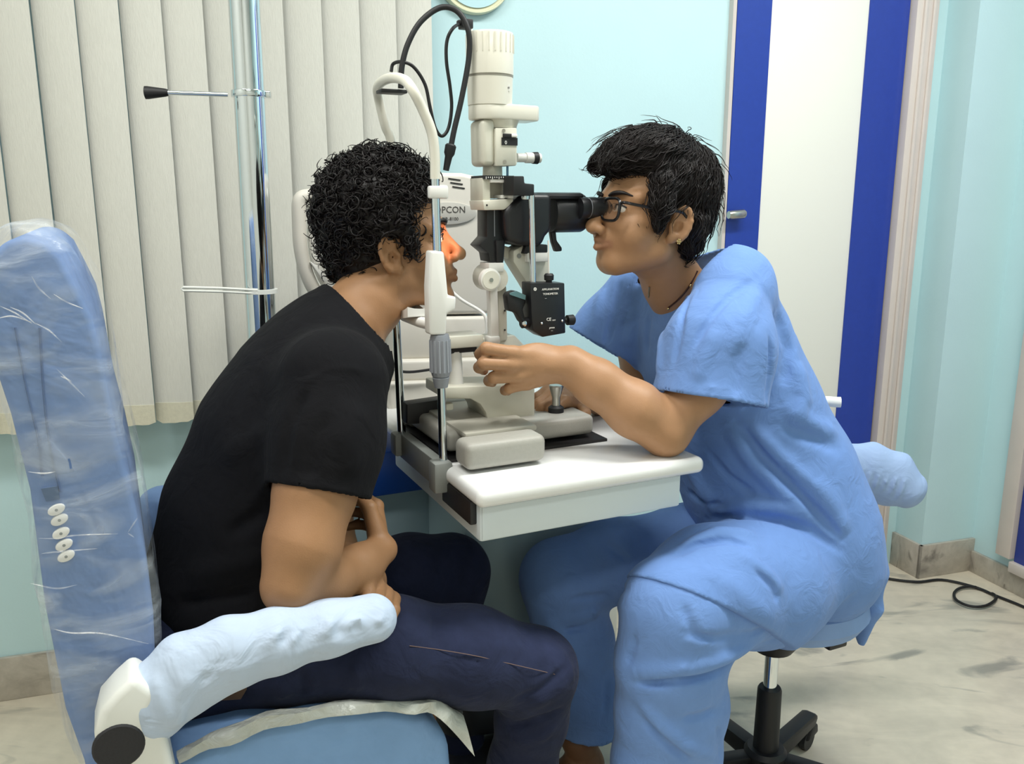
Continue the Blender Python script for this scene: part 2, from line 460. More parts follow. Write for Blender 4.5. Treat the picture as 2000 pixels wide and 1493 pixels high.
# second blue door in the right wall
q0 = atz(1952, 1100, .08); dq = (q0 - WF.M).dot(WF.e2)
RFo = min(co - .1, dq)
dr = MB().fbox(WF, RS - .02, RS, RFo - .95, RFo - .055, .10, 2.05).build('door_2', M_dblue, bevel=.002); dr['kind'] = 'structure'
MB().fbox(WF, RS - .026, RS - .018, RFo - .5, RFo - .25, .12, 2.03).build('white_band', M_dwhite, dr)
tr = MB().fbox(WF, RS - .04, RS, RFo - .055, RFo, SKH, 2.12).fbox(WF, RS - .035, RS, RFo - 1.0, RFo - .05, .075, .11).build('trim_3', M_frame, bevel=.003); tr['kind'] = 'structure'
wall_obj('baseboard_right', RS - .012, RS, FO, co - .012, 0, .075, M_skirt, bevel=.001)

# ceiling lamps (out of frame, they light the room)
M_tube = mat('lamp_diffuser', '#ffffff', 0.4, emit='#f6fff9', estr=3.0)
M_lampb = mat('lamp_body', '#e8e8e4', 0.4)
for i, (L, pw) in enumerate(LIGHTS):
    t = thing('ceiling_lamp', (L[0], L[1], 2.68), ['white ceiling batten lamp above the patient chair', 'white ceiling batten lamp above the examiner', 'white ceiling batten lamp above the camera side of the room'][i], 'lamp', 'ceiling lamps')
    e1, e2 = WF.e1, WF.e2
    MB().box((L[0], L[1], 2.725), (1.24, .3, .05), e1, e2).build('lamp_body', M_lampb, t, bevel=.006)
    MB().box((L[0], L[1], 2.69), (1.18, .25, .03), e1, e2).build('diffuser', M_tube, t, bevel=.008)

# ================================================================== VERTICAL BLIND
M_slat = mat('blind_fabric', '#dcdcd4', 0.85, var=0.03, vscale=250, bump=0.25, bscale=500, stretch=(1, 1, 0.15))
M_hem = mat('blind_hem', '#dcd9c4', 0.85, var=0.05, vscale=120, bump=0.2, bscale=300)
bo = -.08
edges = [WF.loc(x, 0, bo)[0] for x in (58, 143, 230, 310, 393, 470, 549, 624, 698, 771, 841)]
pitch = (edges[-1] - edges[0]) / 10
zb = WF.loc(350, 826, bo)[1]
bl = thing('vertical_blind', WF.w(edges[-1] - 8 * pitch, bo, zb), 'off-white fabric vertical blind covering the left of the wall', 'blind')
ra = math.radians(13)
for i in range(-3, 10):
    xr = edges[0] + (i + 1) * pitch            # right edge of the slat
    cen = WF.w(xr - pitch / 2 - .001, bo + random.Random(i).uniform(-.002, .002), 0)
    ex = WF.e1 * math.cos(ra) - WF.e2 * math.sin(ra); ey = WF.e1 * math.sin(ra) + WF.e2 * math.cos(ra)
    m = MB(); n = 7; wv = pitch * 1.03
    zt = 2.5
    rnd = random.Random(i + 40)
    vs = []
    for zz in (zb + .05, zt):
        for k in range(n):
            t = k / (n - 1) * 2 - 1
            vs.append(cen + ex * (t * wv / 2) - ey * (.0035 * (1 - t * t)) + UP * zz)
    nv = len(vs); vs2 = [v + ey * .0012 for v in vs]
    fsq = [(k, k + 1, n + k + 1, n + k) for k in range(n - 1)]
    m.add(vs, fsq); m.add(vs2, [f[::-1] for f in fsq])
    m.add([vs[0], vs[n], vs2[n], vs2[0]], [(0, 1, 2, 3)]); m.add([vs[n - 1], vs[2 * n - 1], vs2[2 * n - 1], vs2[n - 1]], [(0, 1, 2, 3)])
    sl = m.build('slat', M_slat, bl, angle=60)
    h = MB(); out = []
    for k in range(n):
        t = k / (n - 1) * 2 - 1; out.append(cen + ex * (t * wv / 2 * (.995 - .02 * 0)) - ey * (.0045 * (1 - t * t) + .0012) + UP * (zb + .004 * rnd.uniform(0, 1) + (.006 if abs(t) > .9 else 0)))
    top = [cen + ex * ((k / (n - 1) * 2 - 1) * wv / 2) - ey * (.0045 * (1 - (k / (n - 1) * 2 - 1) ** 2) + .0012) + UP * (zb + .052) for k in range(n)]
    vs = out + top; vs2 = [v + ey * .004 for v in vs]
    h.add(vs, fsq); h.add(vs2, [f[::-1] for f in fsq]); h.add(vs[:n] + vs2[:n], [(k, n + k, n + k + 1, k + 1) for k in range(n - 1)])
    h.add(vs[n:] + vs2[n:], [(k, k + 1, n + k + 1, n + k) for k in range(n - 1)])
    h.build('hem', M_hem, sl, angle=60)
MB().fbox(WF, edges[0] - 4 * pitch, edges[-1] + .02, bo - .03, bo + .03, 2.5, 2.55).build('headrail', M_lampb, bl, bevel=.004)

# ================================================================== CHROME POLE WITH CLAMP LEVER AND STRAP
PF = Frame((-0.6, 1.66), math.radians(10))
pb, ptp = PF.pt(514, 690), PF.pt(468, -160)
dirp = (ptp - pb).normalized(); pbase = pb + dirp * ((0.02 - pb.z) / dirp.z)
pole = thing('equipment_pole', pbase, 'tall chrome pole standing in front of the white blind', 'pole')
pr = 27 * PF.sc(480, 200)
MB().cyl(pbase, ptp + dirp * .3, pr, pr, 32).build('shaft', M_chrome, pole)
MB().lathe(pbase - UP * .02, UP, [(0, .11), (.012, .11), (.02, .09), (.03, .035), (.06, .033)]).build('foot', M_steel, pole)
def pole_at(y):
    a = PF.pt(474, y); t = (a.z - pbase.z) / dirp.z; return pbase + dirp * t
c1 = pole_at(184); c2 = pole_at(568)
MB().lathe(c1 - dirp * .006, dirp, [(0, pr + .001), (.0, pr + .0045), (.012, pr + .0045), (.012, pr + .001)]).box(c1 + PF.e1 * (pr + .004), (.014, .02, .012), PF.e1, PF.e2).build('clamp_collar', M_chrome, pole, bevel=.001)
la, lb = PF.pt(445, 185, -.02), PF.pt(325, 181, -.02)
le = MB().cyl(la, lb, .0042, .0042, 14).build('clamp_lever', M_chrome, pole)
g0, g1 = PF.pt(328, 181, -.02), PF.pt(282, 181, -.02)
MB().tube([g0, g0.lerp(g1, .1), g0.lerp(g1, .85), g1.lerp(g0, .03), g1], [.006, .0072, .0115, .0115, .008], 18).build('grip', M_rubber, le, label='black tapered rubber grip')
M_strap = mat('strap_plastic', '#e9ece6', 0.35)
s0 = PF.pt(358, 565, -.03); s1 = PF.pt(520, 566, -.035)
m = MB().lathe(c2 - dirp * .005, dirp, [(0, pr + .0005), (0, pr + .006), (.008, pr + .006), (.008, pr + .0005)])
for k in (-.003, .0035):
    m.tube([s0 + UP * k, s0.lerp(c2, .5) + UP * k - PF.e2 * .006, c2 - PF.e2 * (pr + .004) + UP * k], .0026, 8)
m.tube([s0 - UP * .003, s0 - PF.e1 * .003, s0 + UP * .0035], .0026, 8)
m.build('strap', M_strap, pole, label='white plastic strap looped round the pole')

# ================================================================== WALL CLOCK at the top edge
cw = WF.pt(927, -54, -.015); rw = 69 * WF.sc(925, 0)
ck = thing('wall_clock', cw - UP * rw, 'round wall clock with pale yellow rim above the instrument', 'clock')
ax = -WF.e2
def ringprof(r): return [(0, r), (.014, r), (.018, r - .004), (.016, r - .011), (.008, r - .013)]
MB().lathe(cw, ax, [(-.012, rw), (.006, rw), (.010, rw - .002), (.010, rw - .006), (.005, rw - .007), (.005, .001)], 48).build('rim', mat('clock_rim', '#e4e4c4', .4), ck)
MB().lathe(cw + ax * .008, ax, [(0, rw - .014), (.001, rw - .014), (.0015, .001)], 48).build('dial', mat('clock_dial', '#bfe3ea', .4), ck)
for an, ln in ((.6, .05), (2.3, .07)):
    dv = WF.e1 * math.sin(an) + UP * math.cos(an)
    MB().box(cw + ax * .011 + dv * ln / 2, (.004, .0015, ln), dv.cross(ax), ax, dv).build('hand', M_black, ck)

# ================================================================== FLOOR CABLE
cabp = [(1690, 1118), (1725, 1129), (1790, 1137), (1840, 1133), (1900, 1146), (1935, 1160), (1945, 1172), (1925, 1186), (1895, 1187), (1868, 1175), (1864, 1160), (1880, 1150), (1910, 1150), (1940, 1162), (2000, 1186), (2060, 1215)]
path = spline([atz(x, y, .006) for x, y in cabp], 6)
path = [p + UP * (.004 if 30 < i < 72 else 0) for i, p in enumerate(path)]
pm = [(1560, 1090), (1690, 1118)]
tag(MB().tube([atz(1600, 1112, .006)] + path, .0045, 8).build('floor_cable', M_rubber), 'black cable with one loop lying on the marble floor by the wall', 'cable')

# ================================================================== INSTRUMENT TABLE
M_lam = mat('white_laminate', '#f4f5f4', 0.18, var=0.01, vscale=10, coat=0.2)
M_lam2 = mat('table_edge', '#dfe1dd', 0.4)
M_drw = mat('drawer_paint', '#e2edf2', 0.4)
M_grey = mat('warm_grey_casting', '#a9a79f', 0.45, var=0.03, vscale=200, bump=0.1, bscale=700)
M_ggrey = mat('clamp_grey', '#8b8f8c', 0.5)
M_unit = mat('unit_paint', '#a9c3cb', 0.45, var=0.03, vscale=5)
M_ublue = mat('unit_blue_panel', '#1d4fa6', 0.35)
M_dark = mat('dark_metal', '#1b1a1c', 0.5)
ZT = 0.835
TW = 0.41
tab = thing('instrument_table', PS.w(.2, .2, 0), 'white swing-arm instrument table with blue and grey pedestal between the two people', 'table')
# top with bull-nose long edge
def slab(fr, x0, x1, o0, o1, z0, z1, r):
    m = MB(); pts = []
    def corner(cx, cy, a0):
        for k in range(6):
            a = a0 + k * math.pi / 10; pts.append((cx + r * math.cos(a), cy + r * math.sin(a)))
    corner(x1 - r, o0 + r, -math.pi / 2); corner(x1 - r, o1 - r, 0); corner(x0 + r, o1 - r, math.pi / 2); corner(x0 + r, o0 + r, math.pi)
    return m.prism([fr.w(x, o, z0) for x, o in pts], UP * (z1 - z0))
slab(PS, 0.0, TW, -.247, .62, ZT - .028, ZT, .012).build('table_top', M_lam, tab, bevel=.0125, seg=5)
MB().fbox(PS, .012, TW - .03, -.222, .2, ZT - .028 - .062, ZT - .028).build('drawer_box', M_drw, tab, bevel=.006)
MB().fbox(PS, .016, TW - .034, -.2235, -.221, ZT - .028 - .058, ZT - .034).build('drawer_front', M_drw, tab, bevel=.001)
MB().fbox(PS, .001, .0125, -.212, -.09, ZT - .064, ZT - .026).build('clamp_bracket', M_dark, tab, bevel=.003)
# pedestal
pc = PS.loc(907, 1010, .2)
MB().fbox(PS, pc[0], pc[0] + .34, .2, .5, .3, ZT - .09).build('pedestal', M_unit, tab, bevel=.006)
MB().fbox(PS, pc[0] - .32, pc[0] + .02, .42, .7, .3, PS.loc(790, 957, .42)[1]).build('side_cabinet', M_unit, tab, bevel=.005)
zbl = PS.loc(790, 957, .42)[1]
MB().fbox(PS, pc[0] - .33, pc[0] + .04, .40, .7, zbl, zbl + .1).build('blue_panel', M_ublue, tab, bevel=.004, label='royal blue panel under the table top')
for x in (846, 862):
    MB().cyl(PS.pt(x, 990, .42), PS.pt(x, 990, .416), .004, .004, 12).build('hole_shade_disc', M_dark, tab)  # flat dark discs stand in for the shade inside two small holes
pf = atz(960, 1130, .30); po = (pf - PS.M).dot(PS.e2); psx = (pf - PS.M).dot(PS.e1)
MB().fbox(PS, psx - .5, psx + .42, po, .78, .22, .30).build('plinth', M_unit, tab, bevel=.006)
MB().fbox(PS, psx - .45, psx + .4, po + .02, .76, 0, .22).build('base', mat('base_white', '#dcdcd2', .5), tab, bevel=.006)
sl = [atz(1000, 1070, .302), atz(1078, 1057, .302), atz(1102, 1088, .302), atz(1052, 1114, .302)]
MB().prism(sl, UP * .002).build('cable_slot', M_dark, tab)
r0, r1 = atz(1016, 1076, .315), atz(1050, 1092, .315)
MB().cyl(r0, r1, .014, .012, 16).build('plug', mat('plug_red', '#a8453c', .4), tab, label='red plug in the cable slot')
MB().tube(spline([atz(1045, 1090, .315), atz(1065, 1075, .33), atz(1090, 1090, .315), atz(1095, 1120, .305)], 6), .006, 8).build('plug_cable', M_rubber, tab)

# ================================================================== CHIN REST (clamped to the table)
M_cream = mat('cream_enamel', '#e9e6d8', 0.3, coat=0.2)
M_ivory = mat('ivory_casting', '#dedccd', 0.35, var=0.02, vscale=60)
M_white = mat('white_plastic', '#f2f1ec', 0.35)
M_grip = mat('grey_grip', '#8d9199', 0.5)
hr = thing('chin_rest', PS.w(0, 0, ZT - .05), 'white chin and forehead rest on two chrome posts clamped to the table', 'chin rest')
NO, FOo = -.1, .1
def post(px, py, o): return PS.pt(px, py, o)
nb_, nt_ = post(867, 930, NO), post(849, 330, NO)
def npost(y): 
    a = post(858, y, NO); t = (a.z - nb_.z) / (nt_.z - nb_.z); return nb_.lerp(nt_, t)
MB().cyl(npost(930), npost(330), 8.2 * PS.sc(860, 700, NO), seg=20).build('near_post', M_chrome, hr)
k = PS.sc(860, 700, NO)
def lathe_px(ys, rs, pfun=npost):
    o = pfun(ys[-1]); d = (pfun(ys[0]) - o); L = d.length; z0 = o.z; z1 = pfun(ys[0]).z
    prof = []
    for y, r in list(zip(ys, rs))[::-1]: prof.append(((pfun(y).z - z0) / (z1 - z0) * L, r * k))
    return o, d, prof
o_, d_, pr_ = lathe_px([757, 752, 738, 735], [13, 14, 17, 14]); MB().lathe(o_, d_, pr_).build('collar', M_grip, hr)
gm = MB(); o_, d_, pr_ = lathe_px([735, 725, 660, 653], [17, 20, 19, 17]); gm.lathe(o_, d_, pr_)
gr = gm.build('height_knob', M_grip, hr, label='grey ribbed height adjustment grip')
u_, v_, dn = basis(d_)
rm = MB()
for q in range(14):
    a = q * 2 * math.pi / 14; dv = u_ * math.cos(a) + v_ * math.sin(a)
    rm.tube([npost(726) + dv * 19.6 * k, npost(664) + dv * 18.8 * k], 2.6 * k, 6)
rm.build('ribs', mat('grip_ribs', '#9a9ea6', .5), gr)
sl_pts = [(840, 655), (872, 655), (874, 613), (890, 606), (892, 580), (876, 578), (868, 492), (842, 490), (838, 560)]
MB().pprism(PS, [(x, y) for x, y in sl_pts], NO - .012, NO + .014).build('sleeve', M_white, hr, bevel=.004, seg=3)
clx = PS.loc(867, 930, NO)
MB().pbox(PS, 849, 905, 886, 965, NO - .016, NO + .016).build('near_clamp', M_ggrey, hr, bevel=.005)
fb_, ft_ = post(786, 870, FOo), post(770, 560, FOo)
MB().cyl(fb_, ft_, 8.2 * PS.sc(780, 700, FOo), seg=20).build('far_post', M_chrome, hr)
MB().pbox(PS, 772, 849, 802, 892, FOo - .016, FOo + .016).build('far_clamp', M_ggrey, hr, bevel=.005)
zc0 = (PS.loc(867, 955, NO)[1] + PS.loc(867, 915, NO)[1]) / 2
MB().box(PS.w(clx[0] - .003, 0, ZT - .017), (.018, .19, .045), PS.e1, PS.e2).build('cross_bar', M_ggrey, hr, bevel=.002)
# white arch over the patient's head
archp = [post(850, 350, NO), post(849, 300, NO), post(843, 258, NO), post(826, 215, NO), post(806, 176, NO), post(790, 157, NO + .02), post(768, 152, NO + .06), post(748, 158, NO + .12), post(737, 172, FOo - .03), post(740, 195, FOo - .005), post(752, 245, FOo), post(765, 285, FOo), post(772, 400, FOo), post(772, 560, FOo)]
ap = spline(archp, 8)
rad = [9.0 * PS.sc(800, 200) for _ in ap]
MB().tube(ap, rad, 14).build('head_arch', M_cream, hr)
MB().pbox(PS, 745, 174, 796, 181, 0.0, .03).build('arch_bracket', M_dark, hr, bevel=.001)
# forehead band: curved strip between the posts
zf = PS.loc(858, 375, NO)[1]; band = MB(); vs = []
for kk in range(17):
    t = kk / 16; oo = NO + (FOo - NO) * t; xx = PS.loc(848, 375, NO)[0] + .044 * math.sin(math.pi * t) ** .5
    for dz, dx in ((-.0105, 0), (.0105, 0), (.0105, .003), (-.0105, .003)): vs.append(PS.w(xx + dx, oo, zf + dz))
band.add(vs, [(i * 4 + j, i * 4 + (j + 1) % 4, i * 4 + 4 + (j + 1) % 4, i * 4 + 4 + j) for i in range(16) for j in range(4)] + [(3, 2, 1, 0), (64, 65, 66, 67)])
band.build('forehead_band', M_white, hr, bevel=.0008)
MB().pbox(PS, 839, 363, 877, 388, NO - .010, NO + .002).build('band_clip', M_white, hr, bevel=.003)
zch = PS.loc(800, 600, 0)[1] - .008
cup = MB(); vs = []; nn = 13
for i in range(nn):
    t = i / (nn - 1) * 2 - 1
    for j in range(5):
        w = j / 4 * 2 - 1; vs.append(PS.w(.0 + w * .022 - .012, t * .045, zch + .010 * t * t + .004 * w * w))
for i in range(nn):
    t = i / (nn - 1) * 2 - 1
    for j in range(5):
        w = j / 4 * 2 - 1; vs.append(PS.w(.0 + w * .022 - .012, t * .045, zch - .008 + .006 * t * t))
N0 = nn * 5
fsx = [(i * 5 + j, i * 5 + j + 1, i * 5 + 6 + j, i * 5 + 5 + j) for i in range(nn - 1) for j in range(4)]
cup.add(vs, fsx + [tuple(a + N0 for a in f[::-1]) for f in fsx] + [(i * 5, i * 5 + 5, i * 5 + 5 + N0, i * 5 + N0) for i in range(nn - 1)] + [(i * 5 + 4, i * 5 + 4 + N0, i * 5 + 9 + N0, i * 5 + 9) for i in range(nn - 1)] + [(j, j + N0, j + 1 + N0, j + 1) for j in range(4)] + [((nn - 1) * 5 + j, (nn - 1) * 5 + j + 1, (nn - 1) * 5 + j + 1 + N0, (nn - 1) * 5 + j + N0) for j in range(4)])
cup.build('chin_cup', M_white, hr)
MB().tube([PS.w(-.005, -.095, zch - .012), PS.w(-.012, -.04, zch - .012), PS.w(-.012, .04, zch - .012), PS.w(-.005, .095, zch - .012)], .009, 12).build('chin_bar', M_white, hr)
# fixation lamp on goose-neck + thin cable
gn = spline([post(783, 172, .0), post(785, 130, .0), post(797, 85, 0), post(822, 42, 0), post(860, 15, 0), post(893, 22, -.01), post(914, 58, -.02), post(916, 110, -.02), post(902, 190, -.02), post(888, 250, -.02), post(881, 285, -.02)], 8)
MB().tube(gn, 5.2 * PS.sc(850, 150), 12).build('fixation_gooseneck', M_rubber, hr, label='black flexible neck of the fixation lamp')
a0, a1 = post(881, 282, -.02), post(871, 333, -.02); kq = PS.sc(880, 300)
MB().tube([a0, a0.lerp(a1, .06), a0.lerp(a1, .35), a0.lerp(a1, .48), a1], [8 * kq, 10.5 * kq, 10 * kq, 7 * kq, 5.5 * kq], 14).build('fixation_lamp', M_rubber, hr)
tc_ = spline([post(764, 140, .02), post(768, 125, .02), post(785, 121, .0), post(808, 131, .0), post(830, 165, .0), post(840, 210, 0), post(850, 250, 0), post(863, 266, 0), post(876, 250, 0), post(882, 210, 0), post(879, 170, 0), post(872, 120, 0), post(873, 80, 0), post(885, 55, 0), post(903, 44, .03)], 8)
MB().tube(tc_, 3.2 * PS.sc(850, 150), 8).build('thin_cable', M_rubber, hr)

# ================================================================== SLIT LAMP MICROSCOPE
sl_ = thing('slit_lamp', PS.w(.16, 0, ZT), 'ivory and black slit lamp microscope on the white table', 'microscope')
k0 = PS.sc(980, 500)
# glide plate and base
b0 = atz(912, 925, ZT + .004); b1 = atz(1068, 902, ZT + .004)
def sv(p): q = p - PS.M; return q.dot(PS.e1), q.dot(PS.e2)
(bx0, bo0), (bx1, bo1) = sv(b0), sv(b1)
gp = sv(atz(1186, 858, ZT + .004))
MB().fbox(PS, bx0 - .004, gp[0], gp[1], .16, ZT, ZT + .005).build('glide_plate', M_dark, sl_)
nbz = ZT + .005
MB().fbox(PS, bx0, bx1, bo0, bo0 + .055, nbz, nbz + .044).build('rail_cover', M_grey, sl_, bevel=.012, seg=4)
mx1 = sv(atz(1160, 855, ZT + .004))[0]; mo0 = sv(atz(1100, 864, ZT + .004))[1]
MB().fbox(PS, bx0 + .002, mx1, max(mo0, bo0 + .04), .13, nbz + .006, nbz + .041).build('base', M_grey, sl_, bevel=.010, seg=4)
MB().fbox(PS, bx0 + .02, bx1 + .01, bo0 + .055, .1, nbz + .036, nbz + .046).build('base_cover', mat('base_cover', '#b3b0a4', .45), sl_, bevel=.004)
MB().fbox(PS, bx0, bx1, .115, .165, nbz, nbz + .044).build('rail_cover', M_grey, sl_, bevel=.012, seg=4)
# cross arm (bridge)
MB().pprism(PS, [(866, 757), (1045, 752), (1045, 812), (1040, 818), (955, 829), (949, 806), (938, 790), (920, 780), (866, 779)], -.035, .055).build('cross_arm', M_ivory, sl_, bevel=.003)
MB().pbox(PS, 872, 789, 886, 802, -.02, .0).build('stop_pin', M_ivory, sl_, bevel=.002)
MB().pprism(PS, [(795, 790), (870, 779), (870, 825), (795, 830)], .06, .09).build('cavity_shade_block', M_dark, sl_, bevel=.003)  # dark block put where only the shade of a cavity shows
jb = PS.pt(1086, 800, -.03); kk = PS.sc(1086, 790)
jo = MB().lathe(jb, UP, [(-.006, 15 * kk), (.004, 15 * kk), (.008, 9 * kk)]).build('joystick', M_rubber, sl_)
MB().lathe(jb, UP, [(.006, 8 * kk), (24 * kk, 8 * kk), (30 * kk, 10 * kk), (46 * kk, 14 * kk), (48 * kk, 13 * kk)]).build('knob', M_steel, jo, label='silver joystick knob')
MB().lathe(PS.pt(888, 751, 0), UP, [(0, 17 * kk), (.004, 16 * kk), (.05, 13.5 * kk), (.058, 13.5 * kk)]).build('pivot_column', M_white, sl_)
MB().pbox(PS, 868, 678, 932, 690, -.012, .03).build('gear_plate', M_dark, sl_, bevel=.002)
MB().pbox(PS, 874, 656, 945, 680, -.02, .035).build('stage', M_cream, sl_, bevel=.003)
MB().pprism(PS, [(944, 662), (944, 700), (1010, 752), (1040, 752), (1040, 690), (1006, 655)], .0, .05).build('arm_block', M_ivory, sl_, bevel=.004)
# illumination arm
MB().pprism(PS, [(957, 560), (972, 560), (976, 662), (960, 664)], -.03, -.012).build('illumination_arm', M_white, sl_, bevel=.002)
MB().pbox(PS, 957, 658, 978, 672, -.034, -.008).build('arm_foot', M_white, sl_, bevel=.003)
MB().pprism(PS, [(972, 545), (990, 560), (992, 665), (975, 668)], -.006, .035).build('microscope_arm', M_ivory, sl_, bevel=.003)
for y in (607, 645): MB().cyl(PS.pt(986, y, -.0062), PS.pt(986, y, -.0075), .0018, seg=10).build('screw', M_dark, sl_)
dc_ = PS.pt(959, 547, -.04)
pd = MB().lathe(dc_, PS.e2, [(0, 19 * k0), (.0005, 20.5 * k0), (.004, 21 * k0), (.01, 21 * k0)], 36).build('pivot_disc', M_white, sl_, bevel=0)
MB().lathe(dc_ - PS.e2 * .0015, PS.e2, [(0, 17 * k0), (.002, 17 * k0)], 36).build('disc_face', M_cream, pd)
MB().lathe(dc_ - PS.e2 * .0025, PS.e2, [(0, 4 * k0), (.002, 4.5 * k0)], 6).build('hex_screw', M_steel, pd)
MB().lathe(PS.pt(970, 545, -.028), PS.e2, [(0, 24 * k0), (.05, 26 * k0), (.056, 23 * k0)], 36).build('pivot_housing', M_cream, sl_)
MB().pbox(PS, 955, 514, 985, 532, -.03, .01).build('arm_neck', M_white, sl_, bevel=.002)
# mirror housing
mh = MB().pprism(PS, [(951, 410), (986, 410), (987, 470), (984, 512), (957, 512), (954, 495), (936, 480), (951, 463)], -.022, .02).build('mirror_housing', M_black, sl_, bevel=.0015)
MB().pprism(PS, [(969, 470), (984, 470), (983, 520), (971, 520)], -.027, -.021).build('filter_tab', M_rubber, mh, bevel=.001)
MB().pprism(PS, [(965, 410), (966.5, 410), (967, 462), (965.5, 462)], -.0228, -.0215).build('slit_mark', M_grip, mh)
# bracket frame
MB().pprism(PS, [(943, 392), (1003, 388), (1003, 398), (985, 410), (946, 411)], -.035, .025).build('lower_bracket', M_cream, sl_, bevel=.002)
MB().pbox(PS, 943, 346, 958, 394, -.03, .025).build('left_bracket_post', M_ivory, sl_, bevel=.002)
MB().pbox(PS, 956, 346, 1004, 388, .0, .025).build('bracket_back', M_ivory, sl_, bevel=.001)
fm = MB().pbox(PS, 958, 350, 1003, 357, -.035, -.0).pbox(PS, 994, 356, 1003, 388, -.035, 0).pbox(PS, 978, 381, 1000, 388, -.03, 0).build('scale_frame', M_white, sl_, bevel=.001)
sc_ = MB().pbox(PS, 946, 343, 1004, 350, -.036, .02).build('scale_bar', M_dark, sl_)
for i in range(13):
    x = 949 + i * 4.2; MB().pbox(PS, x, 345, x + 1.2, 350 if i % 3 == 0 else 348, -.0364, -.0358).build('scale_mark', M_white, sc_)
for x in (986, 995): MB().pbox(PS, x, 387, x + 5, 391, -.031, -.028).build('catch', M_dark, fm)
MB().cyl(PS.pt(951, 401, -.0352), PS.pt(951, 401, -.0365), .0016, seg=10).build('screw', M_dark, sl_)
# upper body of the illumination tower
axc = PS.pt(966, 280, -.002); 
def towr(y, x=966): return PS.pt(x, y, 0)
MB().cyl(towr(345, 962), towr(322, 962), 19 * k0, 18 * k0, 28).build('tower_neck', M_ivory, sl_)
ub = MB().pprism(PS, [(941, 232), (968, 232), (968, 325), (943, 324)], -.026, .028).build('tower_body', M_ivory, sl_, bevel=.008, seg=3)
MB().pprism(PS, [(968, 250), (1010, 250), (1010, 320), (1008, 324), (969, 325)], -.03, .028).build('tower_block', M_ivory, sl_, bevel=.003)
MB().lathe(towr(252, 976), UP, [(0, 31 * k0), (.006, 33 * k0), (.012, 36 * k0), (.02, 37 * k0)]).build('tower_collar', M_ivory, sl_)
bd = MB().pbox(PS, 980, 269, 1011, 284, -.0312, -.029).build('aperture_window', M_rubber, sl_)
lettering('window_digit', '0', PS.pt(988, 282, -.0315), PS.e1, UP, .006, M_white, bd)
MB().pbox(PS, 983, 261, 1000, 269, -.0325, -.029).build('aperture_lever', M_rubber, sl_, bevel=.001)
MB().pbox(PS, 1000, 262, 1011, 268, -.034, -.029).build('lever_tip', M_white, sl_, bevel=.001)
for x, y in ((984, 255), (986, 316)): MB().cyl(PS.pt(x, y, -.0302), PS.pt(x, y, -.032), .0028, seg=14).build('screw', M_steel, sl_)
MB().pprism(PS, [(937, 272), (940, 272), (940, 305), (936, 300)], -.004, .004).build('side_clip', M_dark, sl_)
kc = PS.pt(1009, 308, 0)
kb = MB().lathe(kc, PS.e1, [(0, 8.5 * k0), (18 * k0, 8.5 * k0), (19 * k0, 10 * k0), (36 * k0, 10 * k0)], 20).build('slit_knob', M_white, sl_)
MB().lathe(kc + PS.e1 * 34 * k0, PS.e1, [(0, 11 * k0), (10 * k0, 11.5 * k0), (11 * k0, 10 * k0)], 20).build('knob_ring', M_rubber, kb)
MB().lathe(kc + PS.e1 * 45 * k0, PS.e1, [(0, 10 * k0), (5 * k0, 9 * k0), (6 * k0, 7 * k0)], 20).build('knob_cap', M_white, kb)
MB().cyl(PS.pt(991, 322, -.01), PS.pt(991, 346, -.01), .002, seg=10).build('guide_pin', mat('blue_steel', '#5a7f9e', .25, 1.0), sl_)
# flange and lamp house
zfl0, zfl1 = PS.loc(966, 236, 0)[1], PS.loc(966, 206, 0)[1]
fl = []
for a in range(25):
    an = math.pi / 2 + math.pi * a / 24; fl.append((PS.loc(957, 220)[0] + 40 * k0 * math.cos(an), 40 * k0 * math.sin(an)))
fx1 = PS.loc(1042, 220)[0]
fl += [(fx1 - .006, -30 * k0), (fx1, -24 * k0), (fx1, 24 * k0), (fx1 - .006, 30 * k0)]
MB().prism([PS.w(x, o, zfl0) for x, o in fl], UP * (zfl1 - zfl0)).build('lamp_flange', M_cream, sl_, bevel=.003)
MB().fbox(PS, fx1 - .004, fx1 + .0006, -.006, .012, zfl0 + .006, zfl1 - .003).build('flange_slot', M_dark, sl_)
lh0 = towr(207, 957); lz = lambda y: PS.loc(957, y)[1] - lh0.z
lhm = MB().lathe(lh0, UP, [(0, 41 * k0), (lz(152), 42.5 * k0), (lz(150), 41 * k0), (lz(148), 43.5 * k0), (lz(70), 44 * k0), (lz(66), 42.5 * k0), (lz(65), 36 * k0), (lz(69), 34 * k0)], 48).build('lamp_house', M_cream, sl_)
MB().lathe(lh0 + UP * lz(152.5), UP, [(0, 42.9 * k0), (.0025, 42.9 * k0)], 48).build('lamp_house_seam', mat('seam', '#8b887c', .6), lhm)
for q in range(10):
    a = -2.8 + q * .26
    dv = PS.e1 * math.cos(a) + PS.e2 * math.sin(a)
    MB().box(lh0 + UP * lz(88) + dv * 44.2 * k0, (.0012, .0015, .028), dv, UP.cross(dv)).build('cooling_fin', M_cream, lhm)
lb_ = MB().pbox(PS, 976, 164, 996, 177, -.0325, -.031).build('rating_label', M_white, lhm)
lettering('label_print', '12V30W', PS.pt(986, 173, -.0328), PS.e1, UP, .0035, mat('print_grey', '#777777', .6), lb_)
pg = MB().pbox(PS, 903, 36, 925, 55, .01, .03).pbox(PS, 896, 38, 905, 48, .014, .026).build('lamp_plug', M_rubber, sl_, bevel=.002)
MB().cyl(PS.pt(918, 54, .02), PS.pt(919, 70, .02), .004, seg=10).build('plug_stem', M_white, pg)
